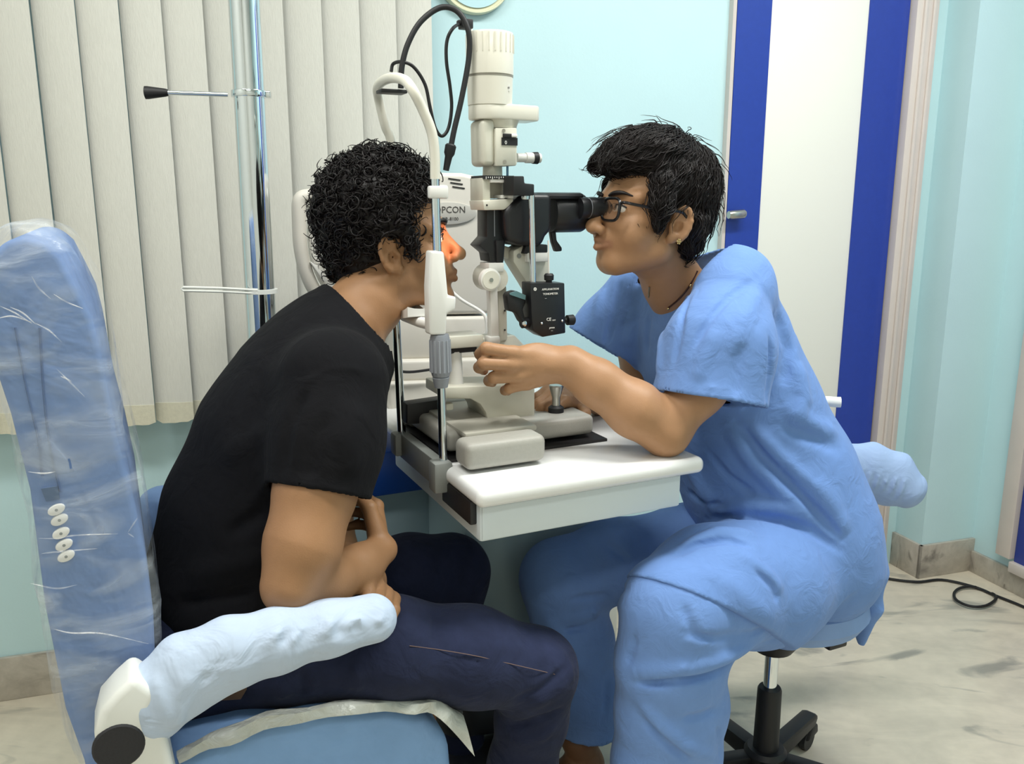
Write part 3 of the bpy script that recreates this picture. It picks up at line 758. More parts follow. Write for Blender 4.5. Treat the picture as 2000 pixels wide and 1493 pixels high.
# microscope body
def mpt(x, y, o=0): return PS.pt(x, y, o)
mb = MB().pprism(PS, [(985, 412), (1000, 395), (1015, 383), (1040, 378), (1080, 378), (1080, 450), (1068, 462), (1060, 482), (1012, 480), (990, 470)], -.04, .045).build('microscope_body', M_black, sl_, bevel=.01, seg=4)
k1 = PS.sc(1110, 415)
MB().lathe(mpt(984, 432, .0), PS.e1 * 1, [(0, 30 * k0), (.004, 34 * k0), (.03, 37 * k0), (.05, 37 * k0)], 32).build('objective', M_rubber, sl_)
dm = MB().lathe(mpt(1073, 416, .0), PS.e1, [(0, 35 * k1), (.003, 37 * k1), (60 * k1 / .93, 37 * k1), (64 * k1 / .93, 35 * k1), (66 * k1 / .93, 30 * k1)], 36).build('magnification_drum', M_black, sl_)
MB().pbox(PS, 1046, 376, 1142, 390, -.034, .036).build('prism_cover', M_black, sl_, bevel=.006)
for oo in (-.031, .031):
    e0 = mpt(1130, 407, oo) if oo < 0 else mpt(1130, 407, -.031) + PS.e2 * .062
    ep = MB().lathe(e0, PS.e1, [(0, 20 * k1), (.012, 20.5 * k1), (.018, 18.5 * k1), (.022, 20 * k1), (.048, 20 * k1), (.05, 17 * k1), (.052, 21 * k1), (.068, 20 * k1), (.07, 16 * k1)], 28).build('eyepiece', M_black, sl_)
    MB().lathe(e0, PS.e1, [(.0175, 19 * k1), (.0185, 19 * k1)], 28).build('eyepiece_ring', M_grip, ep)
MB().pprism(PS, [(1076, 450), (1086, 450), (1088, 470), (1098, 484), (1098, 491), (1086, 492), (1080, 474)], -.006, .006).build('lever', M_black, sl_, bevel=.002)
MB().pprism(PS, [(1028, 478), (1070, 478), (1070, 496), (1022, 496)], -.03, .03).build('mount_block', M_rubber, sl_, bevel=.002)
MB().pprism(PS, [(1003, 490), (1024, 478), (1032, 495), (1072, 494), (1072, 580), (1050, 590), (1030, 555), (1003, 512)], -.02, .022).build('microscope_support', M_ivory, sl_, bevel=.003)
MB().pbox(PS, 1030, 492, 1072, 512, -.03, .03).build('support_pad', M_white, sl_, bevel=.002)
MB().cyl(mpt(1014, 500, -.0201), mpt(1014, 500, -.0225), .004, seg=12).build('pivot_screw', M_ggrey, sl_)
MB().pprism(PS, [(978, 478), (1012, 488), (1005, 512), (980, 500)], -.0, .03).build('link_arm', M_ivory, sl_, bevel=.003)
# applanation tonometer hanging in front of the microscope
tn = MB().pprism(PS, [(1036, 553), (1103, 553), (1105, 651), (1060, 659), (1041, 646), (1038, 610)], -.075, -.04).build('tonometer', M_black, sl_, bevel=.002, label='black applanation tonometer box with white lettering')
TF = -.0754
ch = MB().cyl(mpt(1038, 380, -.06), mpt(1041, 556, -.06), 6 * k0, seg=16).build('tonometer_post', M_chrome, sl_)
MB().pprism(PS, [(1003, 344), (1024, 344), (1025, 358), (1044, 360), (1044, 382), (1022, 382), (1003, 382)], -.072, -.03).build('tonometer_bracket', M_rubber, sl_, bevel=.002)
MB().pbox(PS, 1024, 380, 1033, 390, -.066, -.054).build('bracket_nut', M_chrome, sl_, bevel=.001)
tc0 = mpt(1072, 553, -.058)
MB().lathe(tc0, UP, [(-.002, 6 * k0), (.004, 6 * k0), (.005, 9 * k0), (.013, 9.5 * k0), (.016, 7 * k0)], 12).build('knob', M_rubber, tn)
MB().cyl(tc0 + UP * .012, mpt(1071, 470, -.058), .0014, seg=8).build('balance_rod', M_white, tn)
for x, y, d in ((1103, 626, 1), (1036, 630, -1)):
    c = mpt(x, y, -.058)
    MB().lathe(c, PS.e1 * d, [(0, 4 * k0), (.004, 4 * k0), (.0045, 10 * k0), (.016, 10.5 * k0), (.018, 8 * k0)], 16).build('knob', M_rubber, tn)
MB().lathe(mpt(1045, 565, TF), -PS.e2, [(0, 3.2 * k0), (.0006, 3.2 * k0), (.0006, 1.8 * k0), (0, 1.8 * k0)], 16).build('emblem', M_white, tn)
for x, y in ((1058, 632), (1098, 627)): MB().ball(mpt(x, y, TF), .0024, 10, 6).build('pin', M_chrome, tn)
kt = PS.sc(1070, 600, -.075)
for txt, x, y, h in (('APPLANATION', 1075, 567, 5.0), ('TONOMETER', 1075, 576, 5.0), ('MODEL', 1066, 584, 2.6), ('CE', 1072, 627, 8), ('0197', 1082, 627, 3.2), ('JAPAN', 1078, 642, 3.6), ('AT-9000', 1078, 647, 3.0)):
    if txt in ('MODEL', 'AT-9000'):
        txt = '----'
    lettering('lettering', txt, mpt(x, y, TF - .0002), PS.e1, UP, h * kt * .78, M_white, tn)
pa = MB().pprism(PS, [(990, 578), (995, 572), (1008, 568), (1028, 577), (1028, 592), (1022, 604), (1026, 622), (1034, 628), (1030, 640), (1018, 628), (1010, 612), (994, 608)], -.065, -.045).build('prism_arm', M_rubber, tn, bevel=.003)
MB().pprism(PS, [(996, 573), (1008, 569), (1027, 577), (1026, 586), (996, 576)], -.0665, -.064).build('prism_face', mat('teal_glass', '#5f8287', .2), pa)
MB().lathe(mpt(1024, 632, -.066), -PS.e2, [(0, 5 * k0), (.003, 5 * k0), (.004, 3 * k0)], 12).build('arm_screw', M_chrome, pa)
# slit lamp's own beam on the patient's eye
sp = bpy.data.lights.new('slit_beam', 'SPOT'); sp.energy = 0.9; sp.color = (1.0, 0.40, 0.24); sp.spot_size = math.radians(46); sp.spot_blend = .6; sp.shadow_soft_size = .003
spo = bpy.data.objects.new('slit_beam', sp); COL.objects.link(spo)
sa, sb = mpt(940, 440, -.075), mpt(884, 466, -.02)
spo.location = sa - sl_.location; spo.parent = sl_
spo.rotation_euler = (sb - sa).to_track_quat('-Z', 'Y').to_euler()

# ================================================================== AUTOREFRACTOR BEHIND
M_ref = mat('refractor_shell', '#dbd7cd', 0.4, var=0.015, vscale=30)
AO = .33
rf = thing('autorefractor', PS.w(.1, .45, ZT), 'large off-white autorefractor with oval name plate behind the slit lamp', 'eye instrument')
MB().pprism(PS, [(690, 380), (720, 350), (800, 336), (905, 338), (948, 348), (957, 365), (960, 614), (770, 618), (720, 600), (690, 520)], AO, AO + .24).build('body', M_ref, rf, bevel=.012, seg=4)
MB().pprism(PS, [(768, 621), (960, 618), (962, 690), (940, 700), (768, 705)], AO - .004, AO + .24).build('lower_body', M_ref, rf, bevel=.008, seg=3)
MB().pprism(PS, [(757, 705), (960, 700), (960, 742), (757, 748)], AO - .02, AO + .26).build('travel_stage', M_ref, rf, bevel=.008, seg=3)
MB().pprism(PS, [(757, 748), (960, 742), (965, 790), (880, 786), (862, 798), (772, 812), (760, 800)], AO - .035, AO + .28).build('foot_cover', M_ref, rf, bevel=.008, seg=3)
MB().fbox(PS, PS.loc(770, 800, AO)[0] + .02, PS.loc(950, 800, AO)[0], AO - .01, AO + .26, ZT, ZT + .03).build('foot', M_dark, rf)
pl_c = PS.pt(872, 417, AO)
plm = MB(); el = []
for a in range(48):
    an = a * 2 * math.pi / 48; el.append(pl_c + PS.e1 * (.066 * math.cos(an)) + UP * (.023 * math.sin(an)))
plm.prism(el, -PS.e2 * .004)
plate = plm.build('name_plate', mat('plate_plastic', '#c9c7bf', .25, coat=.5), rf, bevel=.0015)
M_ink = mat('print_ink', '#4e4c48', .5)
lettering('lettering', 'TOPCON', PS.pt(874, 416, AO - .0042), PS.e1, UP, .0135, M_ink, plate)
lettering('lettering', 'KR-8100', PS.pt(880, 431, AO - .0042), PS.e1, UP, .007, M_ink, plate)
for i in range(3):
    y = 349 + i * 8; MB().pprism(PS, [(876 + i * 4, y - 1.5), (900 + i * 4, y + 2), (900 + i * 4, y + 4), (876 + i * 4, y + .5)], AO - .0015, AO + .001).build('vent_slot', M_dark, rf)
# its chin rest, seen left of the patient's head
CO = .42
arc = spline([PS.pt(650, 380, CO), PS.pt(610, 382, CO), PS.pt(586, 390, CO), PS.pt(584, 430, CO), PS.pt(588, 490, CO), PS.pt(603, 545, CO), PS.pt(630, 590, CO), PS.pt(668, 625, CO)], 6)
m = MB()
for a in range(len(arc) - 1):
    m.box((arc[a] + arc[a + 1]) / 2, (.03, .045, (arc[a + 1] - arc[a]).length * 1.15), (arc[a + 1] - arc[a]).cross(PS.e2), PS.e2, arc[a + 1] - arc[a])
MB().tube(arc, [.014] * len(arc), 14).build('headrest_frame', M_ref, rf)
arc2 = spline([PS.pt(612, 400, CO + .02), PS.pt(610, 450, CO + .02), PS.pt(616, 505, CO + .02), PS.pt(634, 550, CO + .02), PS.pt(660, 585, CO + .02)], 6)
MB().tube(arc2, [.011] * len(arc2), 12).build('headrest_lining', M_white, rf)
MB().pprism(PS, [(606, 512), (616, 514), (640, 545), (634, 552)], CO - .02, CO).build('headrest_tab', M_white, rf, bevel=.002)
m = spline([PS.pt(868, 556, AO - .03), PS.pt(900, 585, AO - .04), PS.pt(935, 606, AO - .05), PS.pt(948, 620, AO - .06), PS.pt(948, 650, AO - .06), PS.pt(930, 672, AO - .05)], 6)
MB().tube(m, .0035, 8).build('white_cord', M_white, rf, label='thin white cord')
cp = spline([PS.pt(752, 708, AO - .045), PS.pt(770, 722, AO - .05), PS.pt(800, 727, AO - .05), PS.pt(850, 721, AO - .05)], 6)
MB().tube(cp, .003, 8).build('power_cord', M_rubber, rf, label='thin black cord')

# ================================================================== PATIENT CHAIR
M_denim = mat('chair_blue_cloth', '#6f8cbd', 0.8, var=0.06, vscale=25, bump=0.25, bscale=60, crumple=.35, cscale=9)
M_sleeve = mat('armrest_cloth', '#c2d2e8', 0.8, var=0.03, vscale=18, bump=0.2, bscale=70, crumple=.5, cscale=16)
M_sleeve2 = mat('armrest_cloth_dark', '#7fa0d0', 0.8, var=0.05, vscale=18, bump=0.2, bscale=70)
M_enamel = mat('white_enamel', '#eceee9', 0.3)
CN = -.255
chair = thing('patient_chair', PS.w(-.32, 0, 0), 'blue upholstered patient chair with white hinged armrests under the man in black', 'chair')
side = [(-45, 640), (-38, 560), (-20, 500), (12, 470), (45, 462), (85, 472), (118, 500), (150, 560), (180, 620), (198, 690), (228, 850), (258, 960), (284, 1080), (300, 1200), (304, 1300), (300, 1500), (250, 1640), (190, 1640), (165, 1493), (128, 1390), (88, 1190), (58, 960), (20, 810), (-10, 720)]
bk = MB().pprism(PS, side, CN, .2).build('backrest', M_denim, chair, bevel=.018, seg=4)
seam = [PS.pt(x, y, CN - .0005) for x, y in [(78, 640), (85, 760), (96, 860), (112, 935), (118, 960)]]
M_seam = mat('seam_thread', '#4c6794', .8)
MB().tube(spline(seam, 5), .0014, 6).build('seam', M_seam, bk)
seam = [PS.pt(x, y, CN - .0005) for x, y in [(30, 640), (52, 760), (75, 860), (82, 930)]]
MB().tube(spline(seam, 5), .0012, 6).build('seam', M_seam, bk)
MB().pprism(PS, [(80, 955), (112, 950), (117, 975), (90, 980)], CN - .003, CN).build('label_patch', mat('patch_blue', '#4a6488', .6), bk, label='dark blue square patch')
for x, y in ((110, 997), (116, 1017), (119, 1043), (125, 1066), (129, 1088)):
    c = PS.pt(x, y, CN - .004); kx = PS.sc(x, y, CN); m = MB(); el = []
    for a in range(20):
        an = a * math.pi / 10; el.append(c + PS.e1 * (13.5 * kx * math.cos(an)) + UP * (9.5 * kx * math.sin(an) + 3 * kx * math.cos(an)))
    b = m.prism(el, PS.e2 * .005).build('button', M_white, bk, bevel=.0015, label='white oval button')
    MB().cyl(c - PS.e2 * .0002, c + PS.e2 * .001, 2.6 * kx, seg=10).build('button_symbol', M_ggrey, bk)
# seat
seat_pix = [(335, 1500), (470, 1432), (600, 1398), (760, 1388), (835, 1402), (880, 1445), (890, 1560), (335, 1640)]
MB().pprism(PS, seat_pix, -.225, .2).build('seat', mat('seat_cloth', '#86aee0', .8, var=.05, vscale=20, bump=.3, bscale=40, crumple=.5, cscale=10), chair, bevel=.02, seg=4)
MB().lathe(PS.w(-.28, 0, 0), UP, [(0, .27), (.03, .27), (.05, .24), (.06, .12), (.30, .1), (.36, .14)]).build('base', M_enamel, chair)
# near armrest: white hinge arm, black cap, padded cloth sleeve
AOf = -.3
MB().pprism(PS, [(262, 1325), (226, 1358), (196, 1392), (184, 1440), (188, 1478), (215, 1500), (250, 1500), (300, 1560), (352, 1560), (338, 1490), (322, 1425), (330, 1370)], AOf - .035, AOf + .03).build('armrest_hinge', M_enamel, chair, bevel=.014, seg=4)
kx = PS.sc(232, 1455, AOf)
MB().lathe(PS.pt(232, 1456, AOf - .032), -PS.e2, [(0, 39 * kx), (.003, 39 * kx), (.005, 36 * kx)], 32).build('hinge_cap', mat('cap_black', '#26262a', .7, bump=.3, bscale=300), chair, label='round black hinge cap')
def sleeve_sdf(nodes, off, lat, folds):
    nd = [(PS.pt(x, y, off), lat, r * PS.sc(x, y, off)) for x, y, r in nodes]
    fl = [([V3(PS.pt(x, y, off - lat)) for x, y in pts], a, w) for pts, a, w in folds]
    lo = np.min([np.array(c) for c, _, _ in nd], 0) - .1; hi = np.max([np.array(c) for c, _, _ in nd], 0) + .1
    def f(P):
        d = d_loft(P, nd, PS.e2, .02)
        for pts, a, w in fl:
            q = np.min([d_cone(P, pts[i], pts[i + 1], 0, 0) for i in range(len(pts) - 1)], 0); d = d - a * np.exp(-(q / w) ** 2)
        return d
    return f, lo, hi
wr = []
rnd = random.Random(5)
for i in range(28):
    x = rnd.uniform(520, 745); y = 1215 + (745 - x) * .16 + rnd.uniform(-18, 14); L = rnd.uniform(18, 34); a = rnd.uniform(.6, 1.3)
    wr.append(([(x, y), (x + L * math.cos(a) * .8, y - L * math.sin(a))], rnd.choice((-1, 1)) * rnd.uniform(.002, .0042), rnd.uniform(.004, .007)))
wr += [([(745, 1250), (620, 1265), (500, 1295), (430, 1305)], .0022, .004), ([(300, 1330), (330, 1400)], .004, .008), ([(270, 1340), (300, 1400)], -.004, .007), ([(360, 1330), (350, 1410)], .004, .008), ([(400, 1320), (365, 1400)], -.003, .007)]
f, lo, hi = sleeve_sdf([(728, 1208, 44), (640, 1228, 46), (540, 1252, 55), (450, 1276, 62), (370, 1312, 68), (310, 1362, 62), (298, 1396, 44)], AOf, .036, wr)
v, q = surface(f, lo, hi, .004)
np_mesh('armrest_sleeve', relax(v, q, 2), q, M_sleeve, chair)
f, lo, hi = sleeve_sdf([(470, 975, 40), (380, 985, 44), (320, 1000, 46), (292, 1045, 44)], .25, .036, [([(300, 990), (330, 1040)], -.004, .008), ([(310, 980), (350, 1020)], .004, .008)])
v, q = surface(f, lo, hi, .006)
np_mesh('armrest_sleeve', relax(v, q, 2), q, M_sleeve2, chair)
MB().pprism(PS, [(310, 1050), (350, 1050), (350, 1120), (300, 1120)], .23, .27).build('armrest_hinge', M_enamel, chair, bevel=.006)

# clear plastic cover over the chair back
def film_mat(name, op0, op1, tint, scale, stretch):
    m = bpy.data.materials.new(name); m.use_nodes = True; nt = m.node_tree; N = nt.nodes.new; Lk = nt.links.new
    out = nt.nodes['Material Output']; pb = nt.nodes['Principled BSDF']
    pb.inputs['Base Color'].default_value = lin(tint); pb.inputs['Roughness'].default_value = .16
    tr = N('ShaderNodeBsdfTransparent'); mix = N('ShaderNodeMixShader'); tc = N('ShaderNodeTexCoord'); mp = N('ShaderNodeMapping')
    mp.inputs['Scale'].default_value = stretch; mp.inputs['Rotation'].default_value = (.3, .5, 0)
    n = N('ShaderNodeTexNoise'); n.inputs['Scale'].default_value = scale; n.inputs['Detail'].default_value = 5; n.inputs['Distortion'].default_value = .8
    Lk(tc.outputs['Object'], mp.inputs['Vector']); Lk(mp.outputs['Vector'], n.inputs['Vector'])
    mr = N('ShaderNodeMapRange'); mr.inputs['From Min'].default_value = .45; mr.inputs['From Max'].default_value = .78; mr.inputs['To Min'].default_value = op0; mr.inputs['To Max'].default_value = op1
    Lk(n.outputs['Fac'], mr.inputs['Value']); Lk(mr.outputs['Result'], mix.inputs['Fac'])
    bp = N('ShaderNodeBump'); bp.inputs['Strength'].default_value = .9; bp.inputs['Distance'].default_value = .01
    Lk(n.outputs['Fac'], bp.inputs['Height']); Lk(bp.outputs['Normal'], pb.inputs['Normal'])
    Lk(tr.outputs[0], mix.inputs[1]); Lk(pb.outputs[0], mix.inputs[2]); Lk(mix.outputs[0], out.inputs['Surface'])
    return m
M_film = film_mat('clear_film', .07, .5, '#e8f0f8', 9, (1, 1, 2.2))
pc_ = [(-70, 640), (-60, 560), (-40, 490), (0, 455), (45, 446), (95, 455), (135, 490), (168, 550), (198, 620), (218, 690), (248, 850), (278, 960), (300, 1080), (314, 1200), (318, 1300), (312, 1480), (180, 1500), (148, 1493), (110, 1390), (72, 1190), (42, 960), (4, 810), (-28, 720)]
base_o = [PS.pt(x, y, CN - .012) for x, y in pc_]
cen = sum(base_o, Vector()) / len(base_o)
def closed(pts, n=5):
    L = len(pts); out = []
    for i in range(L):
        p0, p1_, p2_, p3 = pts[i - 1], pts[i], pts[(i + 1) % L], pts[(i + 2) % L]
        for k in range(n):
            t = k / n; out.append(.5 * ((2 * p1_) + (p2_ - p0) * t + (2 * p0 - 5 * p1_ + 4 * p2_ - p3) * t * t + (3 * p1_ - p0 - 3 * p2_ + p3) * t ** 3))
    return out
ringo = closed(base_o, 4); nr = len(ringo); rows = []
rn = np.random.RandomState(3)
def wob(p, amp):
    return amp * (math.sin(p.z * 47 + p.x * 21) + .6 * math.sin(p.z * 95 + p.y * 60 + 1.3) + .4 * math.sin(p.x * 130 - p.z * 30))
for sc_, oo in ((.02, 0), (.25, -.002), (.5, -.004), (.75, -.004), (.93, -.001), (1.0, .012), (1.015, .06), (1.02, .14), (1.02, .24), (1.015, .34), (1.0, .44), (.98, .475)):
    row = []
    for p in ringo:
        qv = cen + (p - cen) * sc_ + PS.e2 * oo
        qv = qv + PS.e2 * wob(qv, .0016 if oo < .01 else 0) + (p - cen).normalized() * wob(qv, .0035 if oo >= .01 else 0)
        row.append(qv)
    rows.append(row)
fm_ = MB(); fm_.add([p for r in rows for p in r], [(i * nr + k, i * nr + (k + 1) % nr, (i + 1) * nr + (k + 1) % nr, (i + 1) * nr + k) for i in range(len(rows) - 1) for k in range(nr)])
cover = tag(fm_.build('plastic_cover', M_film, angle=80), 'clear wrinkled plastic cover pulled over the blue chair back', 'plastic cover')
M_glint = film_mat('film_glint', .1, .6, '#ffffff', 40, (1, 1, 1))  # whitish streaks painted along the film's creases as highlights
for pts in ([(-5, 622), (25, 618), (62, 630)], [(20, 600), (45, 612), (70, 634)], [(0, 598), (30, 612), (62, 632)], [(62, 540), (75, 562), (100, 585)], [(105, 575), (130, 590), (162, 603)], [(55, 922), (85, 925), (108, 922)], [(75, 1052), (110, 1052), (150, 1046), (230, 1043)], [(80, 1082), (115, 1078), (190, 1072)], [(100, 1228), (140, 1237), (200, 1238), (290, 1258)], [(110, 720), (140, 750), (165, 775)], [(70, 632), (95, 645), (120, 668)], [(60, 1140), (110, 1150), (150, 1143)], [(250, 1042), (262, 1050)], [(118, 735), (140, 745)], [(270, 1010), (250, 1040)]):
    pw = spline([PS.pt(x, y, CN - .019) for x, y in pts], 6); n_ = len(pw)
    MB().tube(pw, [.0002 + .0008 * math.sin(math.pi * i / (n_ - 1)) for i in range(n_)], 6).build('crease_glint', M_glint, cover)

# white sheet over the seat edge
M_sheet = film_mat('sheet_film', .75, .97, '#d5d8cf', 30, (1, 1, 1))
r0 = [(345, 1470), (450, 1415), (600, 1378), (760, 1366), (860, 1370), (905, 1400)]
r1_ = [(345, 1478), (455, 1425), (605, 1386), (765, 1374), (868, 1380), (912, 1425)]
r2 = [(350, 1490), (470, 1445), (615, 1405), (775, 1392), (860, 1405), (926, 1478)]
rowsS = [spline([PS.pt(x, y - 26, .02) for x, y in r0], 6), spline([PS.pt(x, y, -.17) for x, y in r0], 6), spline([PS.pt(x, y, -.232) for x, y in r0], 6), spline([PS.pt(x, y, -.248) for x, y in r1_], 6), spline([PS.pt(x, y, -.252) for x, y in r2], 6)]
nS = len(rowsS[0]); sm = MB()
for r_i, r_ in enumerate(rowsS): rowsS[r_i] = [p + PS.e2 * .003 * math.sin(i * 1.3 + r_i) + UP * .002 * math.sin(i * .9) for i, p in enumerate(r_)]
vsS = [p for r_ in rowsS for p in r_]; fS = [(i * nS + k, i * nS + k + 1, (i + 1) * nS + k + 1, (i + 1) * nS + k) for i in range(len(rowsS) - 1) for k in range(nS - 1)]
sm.add(vsS, fS); sm.add([p + Vector((0, 0, -.0006)) for p in vsS], [f[::-1] for f in fS])
tag(sm.build('seat_sheet', M_sheet, angle=80), 'translucent white plastic sheet laid over the chair seat under the thigh', 'sheet')

# ================================================================== EXAMINER'S STOOL
hub = atz(1494, 1478, .085); hx, hy = hub.x, hub.y
stool = thing('examiner_stool', (hx, hy, 0), 'black five-star castor stool with blue seat and padded arm under the examiner', 'stool')
M_stool = mat('stool_cloth', '#8aa9da', .8, var=.05, vscale=18, bump=.3, bscale=50)
STZ = .44
MB().lathe((hx + .045, hy + .06, STZ - .055), UP, [(0, .12), (.006, .15), (.03, .165), (.06, .16), (.075, .13), (.08, .05)], 40).build('seat', M_stool, stool)
MB().lathe((hx, hy, STZ - .1), UP, [(0, .04), (.03, .06)], 24).build('seat_plate', M_dark, stool)
bk_ = atz(1622, 1232, STZ - .07)
MB().box((bk_.x, bk_.y, STZ - .085), (.05, .05, .03), PS.e1, PS.e2).build('tilt_bracket', M_dark, stool, bevel=.004)
kz = hub.y / 1580
MB().cyl((hx, hy, .2), (hx, hy, STZ - .09), 14 * kz, seg=20).build('gas_column', M_chrome, stool)
MB().lathe((hx, hy, .055), UP, [(0, 27 * kz), (.19, 24.5 * kz), (.195, 22 * kz)], 24).build('column_sleeve', M_rubber, stool)
MB().lathe((hx, hy, .05), UP, [(0, .04), (.05, .045), (.06, .038)], 24).build('hub', M_dark, stool)
cs_ = atz(1574, 1462, 0); a0_ = math.atan2(cs_.y - hy, cs_.x - hx); LR = math.hypot(cs_.x - hx, cs_.y - hy)
for i in range(5):
    a = a0_ + i * 2 * math.pi / 5; dv = Vector((math.cos(a), math.sin(a), 0)); sd = Vector((-dv.y, dv.x, 0)); LL = max(LR, .2)
    o_ = Vector((hx, hy, 0))
    MB().prism([o_ + dv * .03 + UP * .1, o_ + dv * .03 + UP * .055, o_ + dv * (LL + .005) + UP * .062, o_ + dv * (LL + .02) + UP * .085, o_ + dv * LL + UP * .095], sd * .036).build('leg', M_dark, stool, bevel=.008).location += -sd * .018
    c = o_ + dv * LL + sd * .0
    cas = MB().prism([c + dv * -.02 + UP * .03, c + dv * .0 + UP * .064, c + dv * .025 + UP * .06, c + dv * .03 + UP * .035], sd * .03).build('castor', M_dark, stool, bevel=.006)
    cas.location += -sd * .015
    MB().cyl(c - sd * .022 + UP * .027, c - sd * .006 + UP * .027, .027, seg=22).cyl(c + sd * .006 + UP * .027, c + sd * .022 + UP * .027, .027, seg=22).build('wheel', M_rubber, cas).location -= Vector((0, 0, 0)) - sd * .015
YB = 1.80
def B(x, y, dy=0): return at(x, y, YB + dy)
nd = [(B(1560, 940), .035, .05), (B(1640, 918, .02), .037, .06), (B(1695, 920, .03), .037, .064), (B(1742, 936, .03), .036, .062), (B(1776, 958, .02), .034, .044)]
wl = []
for i in range(11):
    x = 1685 + i * 8.5; wl.append(([V3(B(x + 6, 925 + i * 1.8, -.012)), V3(B(x - 10, 985, -.012))], .0035 * (1 if i % 2 else -1), .004))
def f_arm(P):
    d = d_loft(P, nd, (0, 1, 0), .02)
    for (a, b), am, w in wl:
        d = d - am * np.exp(-(d_cone(P, a, b, 0, 0) / w) ** 2)
    return d
v, q = surface(f_arm, np.min([np.array(n[0]) for n in nd], 0) - .08, np.max([np.array(n[0]) for n in nd], 0) + .08, .0045)
np_mesh('padded_arm', relax(v, q, 1), q, mat('stool_arm_cloth', '#9db6dc', .8, var=.04, vscale=15, bump=.2, bscale=80, crumple=.4, cscale=14), stool)
MB().tube(spline([B(1642, 786, -.03), B(1600, 788, -.02), B(1572, 830, 0), B(1575, 930, 0), Vector((hx + .1, hy + .09, .36))], 6), 10 * YB / 1580, 14).build('support_bar', M_enamel, stool)

# ================================================================== PEOPLE
def J(px, py, off=0.0): return np.array(PS.pt(px, py, off), dtype=np.float32)
def rp(px, P): return px * float(P[1]) / 1580.0          # pixel radius -> metres at that depth
def grp(P, c, R, fn, margin=.045):
    d = np.linalg.norm(P - V3(c), axis=1) - R; m = d < margin
    d = np.maximum(d, .02)
    if m.any(): d[m] = fn(P[m])
    return d
def head_sdf(q, g):
    """q in head space (x forward, y left, z up, metres before scaling)"""
    yA = np.abs(q[:, 1]); s = np.stack([q[:, 0], yA, q[:, 2]], 1).astype(np.float32)
    d = d_ell(q, (-.014, 0, .05), (.098, .076, .087))
    d = smin(d, d_ell(q, (.028, 0, -.012), (.062, .057, g['fz'])), .03)
    d = smin(d, d_cone(s, (.004, .052, -.045), (.06, .016, -.092 * g['jz']), .020, .019), .03)      # jaw
    d = smin(d, d_sph(q, (g['chx'], 0, -.092 * g['jz']), .019), .018)                                # chin
    d = smin(d, d_sph(s, (.052, .038, -.022), .029), .02)                                            # cheek
    d = smin(d, d_cone(s, (.080, .008, .036), (.064, .05, .034), .011, .010), .016)                  # brow
    d = smax(d, -d_sph(s, (.096, .032, .014), .017), .012)                                           # socket
    d = smin(d, d_sph(s, (.070, .032, .015), .0148), .006)                                           # lids
    d = smax(d, -d_ell(s, (.088, .033, .0145), (.013, .0130, .0050)), .0015)                         # eye opening
    n = d_cone(q, (.083, 0, .024), (g['nx'] - .008, 0, g['nz'] + .004), .0075, .0095)
    n = smin(n, d_sph(q, (g['nx'] - .006, 0, g['nz']), .0105), .008)
    n = smin(n, d_sph(s, (g['nx'] - .016, .0125, g['nz'] - .003), .0085), .007)
    d = smin(d, n, .010)
    d = smax(d, -d_sph(s, (g['nx'] - .013, .007, g['nz'] - .0115), .0042), .003)
    d = smin(d, d_ell(q, (.072, 0, -.048 * g['jz']), (.022, .027, .022)), .014)                      # muzzle
    lz = -.050 * g['jz']
    d = smin(d, d_cone(s, (g['lx'], 0, lz), (g['lx'] - .016, .022, lz - .003), .0062, .003), .004)
    d = smin(d, d_cone(s, (g['lx'] - .002, 0, lz - .0125), (g['lx'] - .016, .021, lz - .006), .0068, .003), .004)
    d = smax(d, -d_cone(s, (g['lx'] + .008, 0, lz - .0062), (g['lx'] - .010, .023, lz - .0045), .0018, .0018), .002)
    # ears: plate, rim, hollow, tragus, lobe
    an = math.radians(24); ti = math.radians(12)
    U = np.array([math.cos(an), -math.sin(an), 0]); Nn = np.array([math.sin(an), math.cos(an), 0]); Wv = np.array([0, 0, 1.0])
    U2 = U * math.cos(ti) - Wv * math.sin(ti) * -1 * -1; W2 = Wv * math.cos(ti) + U * math.sin(ti) * -1
    U2 = U * math.cos(ti) + Wv * math.sin(ti)
    qe = s - V3((-.008, .079, .002)); e3 = np.stack([qe @ V3(U2), qe @ V3(Nn), qe @ V3(W2)], 1).astype(np.float32)
    e = d_ell(e3, (0, 0, .0), (.0175, .006, .0295))
    rim = [(.0165 * math.cos(t), .0035, .029 * math.sin(t)) for t in np.linspace(.55, math.pi + .9, 9)]
    e = smin(e, d_chain(e3, rim, [.0042] * 9, .002), .003)
    e = smax(e, -d_ell(e3, (.002, .0095, -.005), (.0095, .0125, .0125)), .003)
    e = smax(e, -d_ell(e3, (-.002, .0085, .013), (.0085, .0065, .009)), .003)
    e = smin(e, d_ell(e3, (.005, .0005, -.0265), (.0085, .005, .0085)), .004)
    e = smin(e, d_sph(e3, (.0135, .0035, -.005), .0042), .004)
    return smin(d, e, .005)
def place(P, E, R, s): return ((P - V3(E)) @ R / s).astype(np.float32)
def unplace(q, E, R, s): return V3(E) + (np.asarray(q, dtype=np.float32) * s) @ R.T
